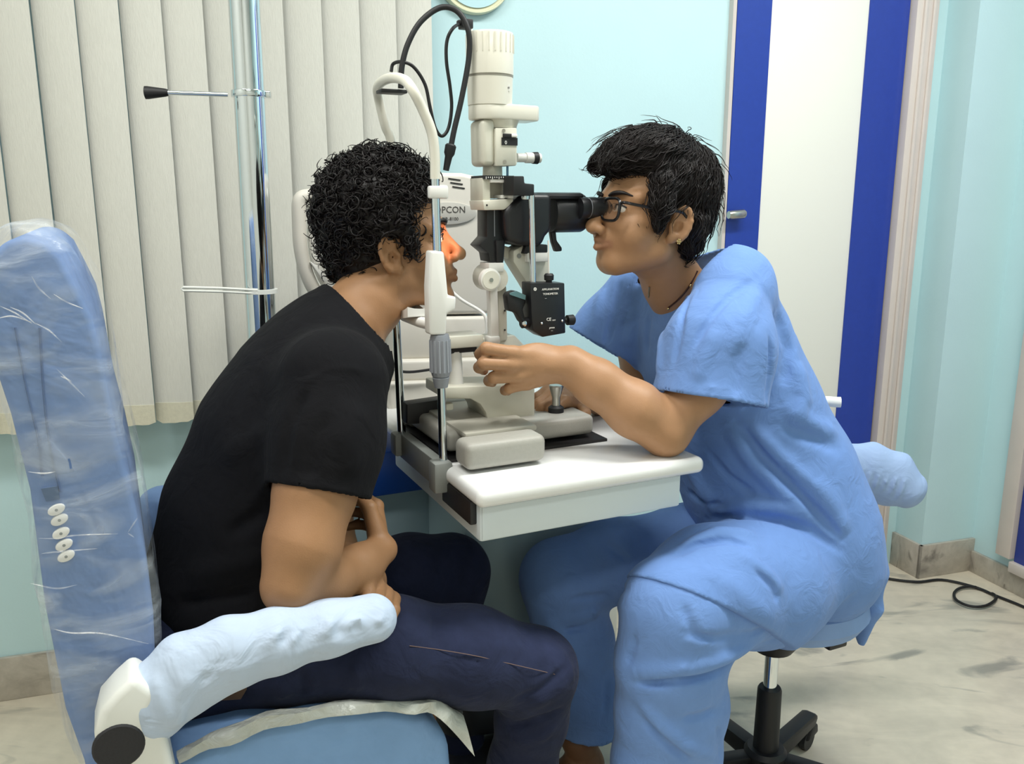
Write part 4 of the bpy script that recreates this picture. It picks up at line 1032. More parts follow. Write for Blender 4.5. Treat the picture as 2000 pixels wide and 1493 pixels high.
def hand_prims(W, fwd, back, side, curl, sc=1.0, spread=.0, thumb=(.6, .3)):
    """list of (pts, radii) chains for a hand: fwd to the fingers, back = back of hand, side=+1 thumb on fwd x back"""
    x = V3(fwd) / np.linalg.norm(V3(fwd)); z = V3(back); z = z - x * (x @ z); z /= np.linalg.norm(z); y = np.cross(z, x) * side
    def L(a, b, c): return V3(W) + (x * a + y * b + z * c) * sc
    ch = []
    for i, (ry, ln) in enumerate(((.029, .92), (.0105, 1.0), (-.0085, .94), (-.0265, .76))):
        p = np.array([.086 - (.006 if i in (0, 2) else .012 if i == 3 else 0), ry, .002]); ang = 0; pts = [L(.03, ry * .7, 0), L(*p)]
        for a, l in zip(curl, (.043, .027, .021)):
            ang += a; p = p + np.array([math.cos(ang), spread * (1.5 - i) * .2, -math.sin(ang)]) * l * ln; pts.append(L(*p))
        ch.append((pts, [.011 * sc, .0105 * sc, .0092 * sc, .0083 * sc, .0068 * sc]))
    t1, t2 = thumb
    ch.append(([L(.018, .024, -.006), L(.045, .024 + .045 * t1, -.012), L(.072, .026 + .055 * t1, -.02 - .02 * t2), L(.094, .02 + .05 * t1, -.03 - .035 * t2)], [.015 * sc, .0125 * sc, .0105 * sc, .008 * sc]))
    palm = (L(.047, 0, -.004), (.052 * sc, .041 * sc, .0165 * sc), np.stack([x, y, z], 1))
    return palm, ch
def d_hand(P, h):
    palm, ch = h
    d = d_ell(P, *palm)
    f = None
    for pts, rs in ch:
        e = d_chain(P, pts[1:] if len(pts) > 4 else pts, rs[1:] if len(pts) > 4 else rs, .003)
        if len(pts) > 4: d = smin(d, d_cone(P, pts[0], pts[1], rs[0], rs[1]), .008)
        f = e if f is None else smin(f, e, .0025)
    return smin(d, f, .006)
def fold_pts(f, lines):
    allp = [p for pts, _, _ in lines for p in pts]; H = hits(f, allp); out = []; i = 0
    for pts, a, w in lines:
        hp = [V3(h) for h in H[i:i + len(pts)] if h is not None]; i += len(pts)
        if len(hp) > 1: out.append((hp, a * (1.6 if a < 0 else 1.45), w * (.62 if a < 0 else .85)))
    return out
def folded(P, d, folds):
    m = np.abs(d) < .035
    if m.any():
        Q = P[m]; e = np.zeros(len(Q), np.float32)
        for pts, a, w in folds:
            c = np.mean(pts, 0); R = max(np.linalg.norm(np.array(pts) - c, axis=1)) + 3.2 * w
            mm = np.linalg.norm(Q - c, axis=1) < R
            if not mm.any(): continue
            S = Q[mm]; k = np.full(len(S), 9.0, np.float32); L = len(pts) - 1; hh = np.zeros(len(S), np.float32)
            for i in range(L):
                ba = pts[i + 1] - pts[i]; qq = S - pts[i]; h = np.clip(qq @ ba / max(float(ba @ ba), 1e-9), 0, 1)
                dd = np.linalg.norm(qq - h[:, None] * ba, axis=1); u = dd < k; k[u] = dd[u]; hh[u] = (i + h[u]) / L
            e[mm] += a * np.exp(-(k / w) ** 2) * np.clip(np.minimum(hh, 1 - hh) * 5, .12, 1)
        d = d.copy(); d[m] -= e
    return d
def noise3(P, sc, seed=0):
    rn = np.random.RandomState(seed); o = np.zeros(len(P), np.float32)
    for i in range(5):
        k = rn.normal(size=3) * sc; o += np.sin(P @ k.astype(np.float32) + rn.uniform(0, 6.28))
    return o / 5
def strands(name, m, parent, P0, T0, paths, r, sides=3):
    """paths (n, k, 3) -> one mesh of thin tapering tubes"""
    n, K, _ = paths.shape
    t = np.gradient(paths, axis=1); t /= np.linalg.norm(t, axis=2, keepdims=True) + 1e-9
    a = np.cross(t, np.array([.31, .52, .79])); a /= np.linalg.norm(a, axis=2, keepdims=True) + 1e-9; b = np.cross(t, a)
    rr = r.reshape(n, -1, 1, 1) if r.ndim > 1 else r.reshape(n, 1, 1, 1)
    tp = (1 - .75 * np.linspace(0, 1, K) ** 2).reshape(1, K, 1, 1)
    an = np.arange(sides) * 2 * math.pi / sides
    V = paths[:, :, None, :] + (a[:, :, None, :] * np.cos(an)[None, None, :, None] + b[:, :, None, :] * np.sin(an)[None, None, :, None]) * rr * tp
    idx = np.arange(n * K * sides).reshape(n, K, sides)
    i0 = idx[:, :-1]; i1 = idx[:, 1:]
    q = np.stack([i0, np.roll(i0, -1, 2), np.roll(i1, -1, 2), i1], -1).reshape(-1, 4)
    return np_mesh(name, V.reshape(-1, 3), q, m, parent)
def grad(f, P, e=.0015):
    g = np.stack([f(P + V3(ax) * e) - f(P - V3(ax) * e) for ax in ((1, 0, 0), (0, 1, 0), (0, 0, 1))], 1); return g / (np.linalg.norm(g, axis=1, keepdims=True) + 1e-9)
def cloth_mat(name, col, rough=.85, weave=900, var=.05, sheen=.2, attr=None, crumple=.3, cscale=22):
    return mat(name, col, rough, var=var, vscale=30, bump=.12, bscale=weave, sheen=sheen, spec=.25, attr=attr, crumple=crumple, cscale=cscale)

M_skinM = mat('skin_man', '#a47a56', .5, var=.06, vscale=30, bump=.12, bscale=500, sss=.0, attr='tint', spec=.4)
M_skinW = mat('skin_woman', '#b08663', .48, var=.05, vscale=30, bump=.1, bscale=500, sss=.0, attr='tint', spec=.4)
M_hair = mat('black_hair', '#120c0d', .5, spec=.35, var=.15, vscale=60)
M_hair2 = mat('dark_brown_hair', '#150d0d', .5, spec=.35, var=.25, vscale=40)
M_eye = mat('eye_white', '#e4ddd2', .2, coat=.5)
M_iris = mat('iris_brown', '#2a1a12', .15, coat=.6)

# ------------------------------------------------------------------ the man
mE = np.array(at(772, 500, 1.345)) + np.array((-math.sin(.09), math.cos(.09), 0)) * .072
fy = .09; pit = math.radians(10)
mF = np.array((math.cos(fy) * math.cos(pit), math.sin(fy) * math.cos(pit), math.sin(pit)))
mR = frame_R(mF, (0, 0, 1)); mS = .93
mg = dict(fz=.080, jz=1.0, chx=.066, nx=.116, nz=-.022, lx=.094)
def mloc(x, y, z): return unplace([[x, y, z]], mE, mR, mS)[0]
sh_n, el_n, wr_n = J(650, 745, -.165), J(563, 1145, -.262), J(746, 1074, -.14)
sh_f, el_f = J(600, 760, .165) , J(650, 1090, .12)
wr_f = J(722, 1135, -.11)
hand_n = hand_prims(wr_n, J(735, 1010, -.06) - wr_n, np.array(PS.e1) * 1.0 - np.array(PS.e2) * .4, 1, (.5, .7, .6), .95)
hand_f = hand_prims(wr_f, J(752, 1162, -.2) - wr_f, V3((0, 0, 1)) + V3(PS.e1), -1, (.35, .5, .4), .92)
hip_n, hip_f = J(430, 1290, -.10), J(430, 1260, .10)
kn_n, an_n = J(1052, 1305, -.19), J(1030, 1560, -.19)
kn_f, an_f = J(880, 1115, .15), J(860, 1480, .12)
nk0, nk1 = mloc(-.028, 0, -.045), J(668, 640, 0)
def man_skin(P):
    d = grp(P, mloc(0, 0, .01), .17, lambda Q: head_sdf(place(Q, mE, mR, mS), mg) * mS)
    d = smin(d, grp(P, (nk0 + nk1) / 2, .16, lambda Q: d_chain(Q, [nk0, (nk0 + nk1) / 2 + V3((.004, 0, 0)), nk1], [.050, .051, .056], .03)), .03)
    d = smin(d, grp(P, J(560, 850), .34, lambda Q: d_loft(Q, [(J(655, 680), .10, .07), (J(565, 840), .13, .085), (J(470, 1030), .12, .08), (J(435, 1240), .13, .075)], PS.e2, .04)), .03)
    d = smin(d, grp(P, (sh_n + el_n) / 2, .27, lambda Q: d_chain(Q, [sh_n, J(616, 960, -.215), J(590, 1070, -.245), el_n], [.05, rp(69, sh_n), rp(63, sh_n), rp(45, el_n)], .03)), .02)
    d = smin(d, grp(P, (wr_n + el_n) / 2, .2, lambda Q: d_chain(Q, [el_n + V3((0, 0, -.004)), J(635, 1134, -.22), J(700, 1110, -.175), wr_n], [rp(47, el_n), rp(52, el_n), rp(44, el_n), rp(31, wr_n)], .03)), .025)
    d = smin(d, grp(P, wr_n, .2, lambda Q: d_hand(Q, hand_n)), .012)
    d = smin(d, grp(P, (sh_f + el_f) / 2, .27, lambda Q: d_chain(Q, [sh_f, el_f], [.055, .045], .03)), .02)
    d = smin(d, grp(P, (wr_f + el_f) / 2, .22, lambda Q: d_chain(Q, [el_f, wr_f], [.043, .027], .03)), .02)
    d = smin(d, grp(P, wr_f, .2, lambda Q: d_hand(Q, hand_f)), .012)
    for hp, kn, an in ((hip_n, kn_n, an_n), (hip_f, kn_f, an_f)):
        d = smin(d, grp(P, (hp + kn) / 2, .36, lambda Q: d_cone(Q, hp, kn, .055, .045)), .02)
        d = smin(d, grp(P, (kn + an) / 2, .3, lambda Q: d_cone(Q, kn, an, .045, .035)), .02)
    return d
v, q = surface(man_skin, (-.78, .86, .18), (.20, 1.66, 1.5), .0029, 7)
v = relax(v, q, 1, .4)
lq = place(v.astype(np.float32), mE, mR, mS); tint = np.ones((len(v), 3))
sx = np.stack([lq[:, 0], np.abs(lq[:, 1]), lq[:, 2]], 1)
lip = np.exp(-np.minimum(d_cone(sx, (.094, 0, -.05), (.078, .022, -.053), 0, 0), d_cone(sx, (.092, 0, -.0625), (.078, .021, -.056), 0, 0)) ** 2 / .0055 ** 2)[:, None]
stub = (np.clip(d_cone(sx, (.085, 0, -.065), (.02, .06, -.06), 0, 0), 0, .1) < .034)[:, None] * .85
tint = tint * (1 - lip * np.array([.28, .45, .42])) * (1 - stub * np.array([.16, .15, .12]))
tint *= (1 - .25 * np.exp(-np.linalg.norm(v - J(548, 1180, -.29), axis=1)[:, None] ** 2 / .02 ** 2) * np.array([.8, .8, .6]))
man = np_mesh('person', v, q, M_skinM, base=(float(hip_n[0]), float(hip_n[1]), .18), attr=tint)
tag(man, 'person in a black t-shirt and dark blue jeans leaning into the chin rest', 'person')
for sd in (1, -1):
    e = MB().ball(mloc(.0715, sd * .032, .015), .0136 * mS, 18, 12).build('eyeball', M_eye, man)
    dv = V3(mF); MB().lathe(mloc(.0715, sd * .032, .015) + dv * .0116, Vector(mF), [(0, .0058), (.0016, .0045), (.002, .0005)], 16).build('iris', M_iris, e)
    MB().tube(spline([mloc(.084, sd * .019, .0165), mloc(.0868, sd * .028, .0205), mloc(.0855, sd * .037, .0205), mloc(.079, sd * .046, .0165)], 4), .0011, 6).build('eyelashes', M_hair, man)
    pts = [mloc(.0925, sd * .012, .036), mloc(.0935, sd * .024, .041), mloc(.083, sd * .040, .043), mloc(.070, sd * .052, .036)]
    MB().tube(spline(pts, 5), [.0022 + .0022 * math.sin(math.pi * min(1, i / 12 + .15)) for i in range(16)], 8).build('eyebrow', M_hair, man)
# t-shirt
M_tee = cloth_mat('black_cotton', '#0e0e12', .95, 700, .08, .0)
L2 = V3(PS.e2)
cut_n = (J(630, 962, -.19), J(600, 1050, -.22) - J(640, 850, -.18)); cut_f = (J(640, 930, .15), V3((.1, 0, -1)))
tee_nodes = [(J(702, 612), .070, .066), (J(650, 684), .13, .088), (J(598, 762), .165, .106), (J(548, 860), .168, .122), (J(480, 1000), .155, .118), (J(440, 1130), .16, .112), (J(432, 1240), .17, .10)]
def tee_outer(P, cut):
    d = grp(P, J(540, 930), .46, lambda Q: d_loft(Q, tee_nodes, PS.e2, .04))
    def slv(Q, a, b, c, cp, r):
        e = d_chain(Q, [a, b, c], r, .03)
        return smax(e, d_plane(Q, cp[0], cp[1]), .002) if cut else e
    d = smin(d, grp(P, J(640, 860, -.18), .24, lambda Q: slv(Q, J(652, 748, -.15), J(640, 860, -.185), J(615, 1010, -.22), cut_n, [.078, rp(101, sh_n), rp(97, sh_n)])), .03)
    d = smin(d, grp(P, J(620, 860, .16), .24, lambda Q: slv(Q, J(620, 760, .15), J(625, 860, .16), J(640, 980, .15), cut_f, [.07, .066, .066])), .03)
    return d
nkc = (J(690, 625), J(735, 560))          # neck axis
colA, colB = J(640, 556), J(742, 692)
nrm = np.cross(V3(colB - colA), L2); nrm = nrm / np.linalg.norm(nrm); nrm = nrm if nrm @ (V3(mE) - colA) > 0 else -nrm
def tee0(P): return tee_outer(P, True)
tee_f = fold_pts(tee0, [([(735, 735), (690, 720), (640, 722), (600, 745), (575, 800)], .0012, .005), ([(600, 760), (565, 830), (552, 930)], -.006, .012), ([(560, 960), (500, 1010), (440, 1050)], -.006, .016), ([(520, 1090), (430, 1110), (360, 1130)], .006, .018), ([(500, 1150), (420, 1170), (340, 1180)], -.007, .014), ([(520, 830), (480, 870), (430, 890)], .004, .02), ([(545, 930), (620, 955), (720, 978)], .0015, .004), ([(700, 780), (680, 860), (690, 940)], .005, .02), ([(640, 800), (610, 880), (600, 940)], -.004, .015), ([(510, 1200), (420, 1215), (330, 1225)], .007, .015)])
def tee(P):
    o = tee_outer(P, True); o = folded(P, o, tee_f)
    op = np.minimum(np.maximum(np.abs(d_plane(P, *cut_n)), d_sph(P, cut_n[0], .1)), np.maximum(np.abs(d_plane(P, colA, nrm)), d_cone(P, J(680, 640), J(790, 470), .115, .13)))
    i = folded(P, tee_outer(P, False), tee_f) + .0055 + np.clip(op - .004, 0, .1) * .8
    hole = smax(-d_plane(P, colA, nrm), d_cone(P, J(680, 640), J(790, 470), .10, .115), .004)
    rib = np.clip(1 - np.abs(d_plane(P, colA, nrm) + .008) / .008, 0, 1) * (d_cone(P, J(680, 640), J(790, 470), .105, .12) < .02) * .0012
    return np.maximum(np.maximum(o - rib, -i), -hole)
v, q = surface(tee, (-.80, .88, .46), (.0, 1.66, 1.16), .0034, 7)
np_mesh('t_shirt', relax(v, q, 1, .4), q, M_tee, man)
# jeans
jn = [(J(400, 1270, -.06), .11, .105), (J(560, 1275, -.13), .085, rp(92, hip_n)), (J(760, 1265, -.165), .085, rp(100, hip_n)), (J(920, 1282, -.18), .078, rp(92, kn_n)), (J(1045, 1308, -.19), .07, rp(80, kn_n))]
jl = [(J(1048, 1308, -.19), .068, rp(76, kn_n)), (J(1038, 1400, -.185), .06, rp(68, kn_n)), (J(1020, 1500, -.18), .058, rp(66, kn_n)), (J(1010, 1640, -.17), .055, rp(60, kn_n))]
jf = [(J(420, 1240, .06), .10, .10), (J(600, 1180, .12), .085, .08), (J(800, 1125, .14), .08, rp(76, kn_f)), (J(880, 1118, .15), .074, rp(72, kn_f))]
jfl = [(J(884, 1118, .15), .07, rp(70, kn_f)), (J(880, 1250, .14), .06, .055), (J(900, 1480, .1), .055, .05)]
def jeans0(P):
    d = grp(P, J(720, 1270, -.13), .45, lambda Q: d_loft(Q, jn, PS.e2, .03))
    d = smin(d, grp(P, J(1030, 1470, -.18), .3, lambda Q: d_loft(Q, jl, PS.e2, .03)), .03)
    d = smin(d, grp(P, J(650, 1180, .1), .45, lambda Q: d_loft(Q, jf, PS.e2, .03)), .04)
    d = smin(d, grp(P, J(890, 1300, .12), .32, lambda Q: d_loft(Q, jfl, PS.e2, .03)), .03)
    return d
jfold = fold_pts(jeans0, [([(830, 1268), (920, 1282), (1020, 1305), (1075, 1318)], .0022, .0035), ([(820, 1275), (920, 1290), (1020, 1313)], -.002, .004), ([(1000, 1370), (1060, 1345), (1105, 1300)], -.006, .008), ([(985, 1395), (1060, 1370), (1115, 1330)], .006, .009), ([(990, 1420), (1050, 1405), (1105, 1380)], -.006, .009), ([(1000, 1450), (1060, 1440), (1090, 1415)], .005, .009), ([(800, 1190), (790, 1250)], .004, .01), ([(850, 1200), (845, 1260)], -.003, .012), ([(700, 1300), (690, 1350)], .004, .012), ([(590, 1310), (600, 1360)], -.005, .012), ([(540, 1330), (560, 1365)], .005, .01), ([(1085, 1260), (1112, 1300), (1118, 1340)], .003, .008)])
def jeans(P): return folded(P, jeans0(P), jfold) + .0006 * noise3(P, 60, 2)
v, q = surface(jeans, (-.72, .85, .1), (.22, 1.68, .80), .0042, 7)
fade = np.ones((len(v), 3)) * (1 + .55 * np.exp(-np.linalg.norm((v - J(1050, 1260, -.24)) * (1, 1, 1.4), axis=1) ** 2 / .11 ** 2) + .35 * np.exp(-np.linalg.norm(v - J(850, 1210, -.24), axis=1) ** 2 / .09 ** 2))[:, None]
M_jean2 = cloth_mat('dark_denim_faded', '#21273f', .9, 500, .16, .04, attr='tint', crumple=.5, cscale=16)
jo_ = np_mesh('jeans', relax(v, q, 1, .4), q, M_jean2, man, attr=fade)
def on(f, pts, lift=.001):
    return [h - ray(x, y).normalized() * lift for (x, y), h in zip(pts, hits(f, pts)) if h is not None]
st = on(jeans, [(800, 1262), (860, 1270), (930, 1282), (1000, 1298), (1060, 1312), (1085, 1318)])
if len(st) > 2: MB().tube(spline(st, 5), .0006, 5).build('stitching', mat('stitch_thread', '#7c6660', .8), jo_)
bp_ = [(405, 1330), (440, 1325), (478, 1328), (482, 1345), (470, 1365), (425, 1368)]
bl_ = on(jeans, bp_, .004)
if len(bl_) > 3: MB().prism(bl_, -PS.e2 * .003).build('belt', mat('belt_leather', '#5b4433', .6), jo_, bevel=.001)
# shoes (below the frame)
for an, rr_ in ((J(1015, 1600, -.175), 1), (J(900, 1480, .1), 1)):
    fx = V3(PS.e1)
    def shoe(P, an=an, fx=fx):
        z0 = .20
        d = d_cone(P, an * (1, 1, 0) + V3((0, 0, .24)), an * (1, 1, 0) + fx * .17 + V3((0, 0, .205)), .048, .034)
        return smax(smin(d, d_cone(P, an * (1, 1, 0) + V3((0, 0, .3)), an * (1, 1, 0) + V3((0, 0, .24)), .045, .045), .02), -(P[:, 2] - .18), .004)
    v, q = surface(shoe, an * (1, 1, 0) + V3((-.12, -.12, .1)), an * (1, 1, 0) + V3((.26, .22, .4)), .007)
    np_mesh('shoe', v, q, M_rubber, man)
MB().fbox(PS, .0, .24, -.24, .17, .15, .18).build('footrest', M_steel, chair, bevel=.008)
MB().fbox(PS, -.15, .02, -.06, .0, .17, .2).build('footrest_arm', M_steel, chair, bevel=.006)
# hair: cap + curls
def man_cap(P):
    q = place(P, mE, mR, mS); ya = np.abs(q[:, 1]); s = np.stack([q[:, 0], ya, q[:, 2]], 1)
    d = d_ell(q, (-.016, 0, .076), (.114, .094, .106))
    d = smin(d, d_ell(q, (-.068, 0, .0), (.055, .066, .06)), .03)
    d = smin(d, d_cone(s, (.022, .068, .05), (.030, .070, -.004), .018, .006), .015)        # sideburn
    cut = smax(q[:, 0] * .78 - (q[:, 2] - .083) * .62 - .046, q[:, 0] - .104, .01)                         # hairline
    d2 = smax(d, np.where(q[:, 2] > .03, cut, -1).astype(np.float32), .008)
    low = -(q[:, 2] - np.where(q[:, 0] > -.012, .028, -.058))
    keep_sb = d_cone(s, (.022, .068, .05), (.032, .071, -.010), .018, .008)
    d3 = smax(d2, low.astype(np.float32), .008)
    return (np.minimum(d3, np.maximum(keep_sb, d)) + .004 * noise3(q, 160, 5)) * mS
lo = mE - .2; hi = mE + .24
v, q = surface(man_cap, lo, hi, .004)
cap = np_mesh('hair', v, q, M_hair, man)
rs = np.random.RandomState(11)
g = grad(man_cap, v.astype(np.float32))
loc_ = place(v.astype(np.float32), mE, mR, mS)
okm = (np.abs(man_skin(v.astype(np.float32) + (g * .004).astype(np.float32))) > .004)
w_ = okm.astype(float); w_ /= w_.sum()
NCURL = 2600
ids = rs.choice(len(v), NCURL, p=w_); p0 = v[ids]; nn_ = g[ids]
K = 18; t = np.linspace(0, 1, K)[None, :, None]
tg = np.cross(nn_, rs.normal(size=nn_.shape)); tg /= np.linalg.norm(tg, axis=1, keepdims=True)
axd = nn_ * rs.uniform(.15, .75, (NCURL, 1)) + tg * rs.uniform(.5, 1, (NCURL, 1)); axd /= np.linalg.norm(axd, axis=1, keepdims=True)
u1 = np.cross(axd, nn_); u1 /= np.linalg.norm(u1, axis=1, keepdims=True) + 1e-9; u2 = np.cross(axd, u1)
Lc = rs.uniform(.012, .028, (NCURL, 1, 1)); rc = rs.uniform(.005, .0098, (NCURL, 1, 1)); trn = rs.uniform(.8, 1.7, (NCURL, 1, 1)); ph = rs.uniform(0, 6.28, (NCURL, 1, 1))
lowz = np.clip((.01 - loc_[ids, 2]) / .05, 0, 1)[:, None, None]
rc = rc * (1 - .45 * lowz); Lc = Lc * (1 - .5 * lowz)
an = ph + t * trn * 2 * math.pi
pth = p0[:, None] - nn_[:, None] * .003 + axd[:, None] * (t * Lc) + (u1[:, None] * np.cos(an) + u2[:, None] * np.sin(an)) * rc * np.minimum(1, .3 + t * 3)
strands('curls', M_hair, cap, None, None, pth, rs.uniform(.0010, .0021, NCURL), 4)

# ------------------------------------------------------------------ the woman
wYaw = PS.a; wf = -np.array(PS.e1); pit = math.radians(9)
wE = np.array(at(1316, 440, 1.47)) + np.array(PS.e2) * .076
wF = np.array((wf[0] * math.cos(pit), wf[1] * math.cos(pit), math.sin(pit)))
wR = frame_R(wF, (0, 0, 1)); wS = 1.03
wg = dict(fz=.068, jz=.80, chx=.062, nx=.118, nz=-.021, lx=.098)
def wl_(x, y, z): return unplace([[x, y, z]], wE, wR, wS)[0]
# near side of the woman = her left = +y in head space
s_n, e_n, w_n = J(1422, 600, -.15), J(1300, 846, -.2), J(1112, 714, -.12)
s_f, e_f, w_f = J(1235, 575, .165), J(1262, 800, .17), J(1130, 772, .04)
HO = -.115
hf = [([J(1062, 700, HO), J(1003, 690, HO), J(950, 681, HO + .004), J(938, 692, HO + .026), J(945, 700, HO + .045)], [.012, .0115, .0105, .0095, .008]),
      ([J(1062, 712, HO), J(1000, 713, HO - .002), J(945, 710, HO + .002), J(936, 718, HO + .026), J(945, 724, HO + .045)], [.012, .0118, .0105, .0095, .008]),
      ([J(1066, 724, HO), J(1010, 735, HO), J(964, 738, HO + .004), J(955, 744, HO + .026), J(962, 748, HO + .042)], [.012, .011, .010, .009, .0075]),
      ([J(1072, 735, HO), J(1030, 750, HO + .004), J(994, 759, HO + .008), J(986, 763, HO + .025), J(992, 765, HO + .038)], [.011, .0095, .0088, .008, .007]),
      ([J(1075, 700, HO + .012), J(1040, 690, HO + .035), J(1000, 692, HO + .055), J(970, 700, HO + .062)], [.014, .012, .010, .008])]
hpalm = (J(1045, 713, HO + .004), (rp(62, J(1045, 713, HO)), rp(43, J(1045, 713, HO)), .0155), np.stack([V3(PS.e1), V3((0, 0, 1)), V3(-PS.e2)], 1))
h_f = hand_prims(w_f, J(1060, 775, .0) - w_f, V3((0, 0, 1)) - V3(PS.e2) * .3, 1, (.5, .7, .5), .9, thumb=(.8, .6))
hp_n, hp_f = J(1560, 1125, -.16), J(1500, 1090, .05)
k_n, a_n = J(1318, 1195, -.25), J(1300, 1560, -.22)
k_f, a_f = J(1085, 1120, .09), J(1130, 1440, .04)
n0, n1 = wl_(-.03, 0, -.05), J(1352, 610, 0)
def wom_skin(P):
    d = grp(P, wl_(0, 0, .01), .175, lambda Q: head_sdf(place(Q, wE, wR, wS), wg) * wS)
    d = smin(d, grp(P, (n0 + n1) / 2, .17, lambda Q: d_chain(Q, [n0, n0 * .5 + n1 * .5 + V3((-.004, 0, 0)), n1], [.050, .050, .072], .03)), .028)
    d = smin(d, grp(P, J(1440, 830, -.03), .42, lambda Q: d_loft(Q, [(J(1360, 640), .12, .075), (J(1420, 760), .12, .08), (J(1500, 960, -.04), .12, .08), (J(1550, 1110, -.08), .14, .09)], PS.e2, .04)), .03)
    d = smin(d, grp(P, (s_n + e_n) / 2, .25, lambda Q: d_chain(Q, [s_n, J(1366, 755, -.19), e_n], [.042, rp(46, s_n), rp(42, e_n)], .03)), .02)
    d = smin(d, grp(P, (w_n + e_n) / 2, .22, lambda Q: d_chain(Q, [e_n, J(1240, 800, -.18), J(1165, 748, -.145), w_n], [rp(40, e_n), rp(49, e_n), rp(40, e_n), rp(33, w_n)], .03)), .025)
    d = smin(d, grp(P, w_n, .12, lambda Q: d_cone(Q, w_n, J(1062, 712, HO), rp(33, w_n), .022)), .02)
    d = smin(d, grp(P, hpalm[0], .16, lambda Q: d_hand(Q, (hpalm, hf))), .014)
    d = smin(d, grp(P, (s_f + e_f) / 2, .25, lambda Q: d_chain(Q, [s_f, e_f], [.05, .042], .03)), .02)
    d = smin(d, grp(P, (w_f + e_f) / 2, .22, lambda Q: d_chain(Q, [e_f, w_f], [.042, .027], .03)), .02)
    d = smin(d, grp(P, w_f, .2, lambda Q: d_hand(Q, h_f)), .012)
    for hp, kn, an in ((hp_n, k_n, a_n), (hp_f, k_f, a_f)):
        d = smin(d, grp(P, (hp + kn) / 2, .36, lambda Q: d_cone(Q, hp, kn, .06, .045)), .02)
        foot = an * (1, 1, 0) + V3(wf) * .12 + V3((0, 0, .03 if kn is k_n else an[2] - .09))
        heel = an * (1, 1, 0) - V3(wf) * .02 + V3((0, 0, .04 if kn is k_n else an[2] - .07))
        d = smin(d, grp(P, (kn + an) / 2, .35, lambda Q: d_chain(Q, [kn, an, heel], [.045, .034, .034], .02)), .02)
        d = smin(d, grp(P, (an + foot) / 2, .25, lambda Q: d_cone(Q, heel, foot, .034, .026)), .02)
    return d
v, q = surface(wom_skin, (-.16, 1.05, -.03), (.82, 1.98, 1.45), .0029, 7)
v = relax(v, q, 1, .4)
lq = place(v.astype(np.float32), wE, wR, wS); sx = np.stack([lq[:, 0], np.abs(lq[:, 1]), lq[:, 2]], 1)
lz = -.05 * .80
lip = np.exp(-np.minimum(d_cone(sx, (.098, 0, lz), (.082, .022, lz - .003), 0, 0), d_cone(sx, (.096, 0, lz - .0125), (.082, .021, lz - .006), 0, 0)) ** 2 / .006 ** 2)[:, None]
mouth = np.exp(-d_cone(sx, (.104, 0, lz - .0062), (.078, .024, lz - .0045), 0, 0) ** 2 / .0022 ** 2)[:, None]  # dark tint paints the shade of the slit between the lips
tint = (1 - lip * np.array([.42, .58, .5])) * (1 - .5 * mouth)
foot_m = (v[:, 2] < .34)[:, None]; tint = tint * (1 - foot_m * np.array([.45, .5, .5]))
wom = np_mesh('person', v, q, M_skinW, base=(float(hp_n[0]), float(hp_n[1]), 0), attr=tint)
tag(wom, 'person in light blue scrubs and black glasses looking into the microscope', 'person')
for sd in (1, -1):
    e = MB().ball(wl_(.0715, sd * .032, .015), .0136 * wS, 18, 12).build('eyeball', M_eye, wom)
    MB().lathe(wl_(.0715, sd * .032, .015) + V3(wF) * .0122, Vector(wF), [(0, .006), (.0016, .0045), (.002, .0005)], 16).build('iris', M_iris, e)
    MB().tube(spline([wl_(.084, sd * .019, .0165), wl_(.0868, sd * .028, .0205), wl_(.0855, sd * .037, .0205), wl_(.079, sd * .046, .0165)], 4), .0013, 6).build('eyelashes', M_hair2, wom)
    pts = [wl_(.0935, sd * .010, .034), wl_(.0935, sd * .024, .0375), wl_(.085, sd * .040, .0395), wl_(.069, sd * .056, .034)]
    MB().tube(spline(pts, 5), [.0016 + .0026 * math.sin(math.pi * min(1, i / 14 + .12)) for i in range(16)], 8).build('eyebrow', M_hair2, wom)
    c = Vector(wl_(-.004, sd * .090, -.026))
    st_ = MB()
    for a in range(6): st_.ball(c + Vector(wR[:, 0]) * .0035 * math.cos(a * 1.047) + Vector(wR[:, 2]) * .0035 * math.sin(a * 1.047), .0017, 8, 5)
    st_.ball(c, .002, 8, 5).build('earring', mat('gold', '#d9c08a', .2, 1.0), wom)
# scrub top
M_scrub = cloth_mat('scrub_blue', '#7196d4', .85, 800, .03, .1)
wt = [(J(1345, 560), .075, .06), (J(1362, 610), .14, .095), (J(1395, 690, 0), .175, .125), (J(1440, 800, -.02), .175, .14), (J(1495, 930, -.05), .185, .158), (J(1535, 1030, -.075), .19, .16), (J(1562, 1085, -.085), .19, .135)]
cutw_n = (J(1392, 782, -.19), J(1382, 830, -.2) - J(1403, 700, -.185)); cutw_f = (J(1158, 668, .19), J(1130, 720, .19) - J(1215, 580, .17))
tail = [J(1668, 1010, -.13), J(1680, 1110, -.15), J(1684, 1180, -.16), J(1682, 1256, -.165)]
th_n = [(J(1572, 1105, -.12), .11, .105), (J(1480, 1140, -.19), .11, .115), (J(1390, 1160, -.225), .10, .105), (J(1318, 1192, -.25), .085, .085)]
hemP = (J(1305, 1130, -.33), J(1530, 1262, -.27)); slitP = (J(1568, 1268, -.25), J(1652, 1062, -.2))
vd = V3(PS.e2) + V3((0, 0, -.35))
hn = np.cross(hemP[1] - hemP[0], vd); hn = hn / np.linalg.norm(hn); hn = hn if hn[2] < 0 else -hn
sn_ = np.cross(slitP[1] - slitP[0], vd); sn_ = sn_ / np.linalg.norm(sn_); sn_ = sn_ if sn_ @ V3(PS.e1) > 0 else -sn_
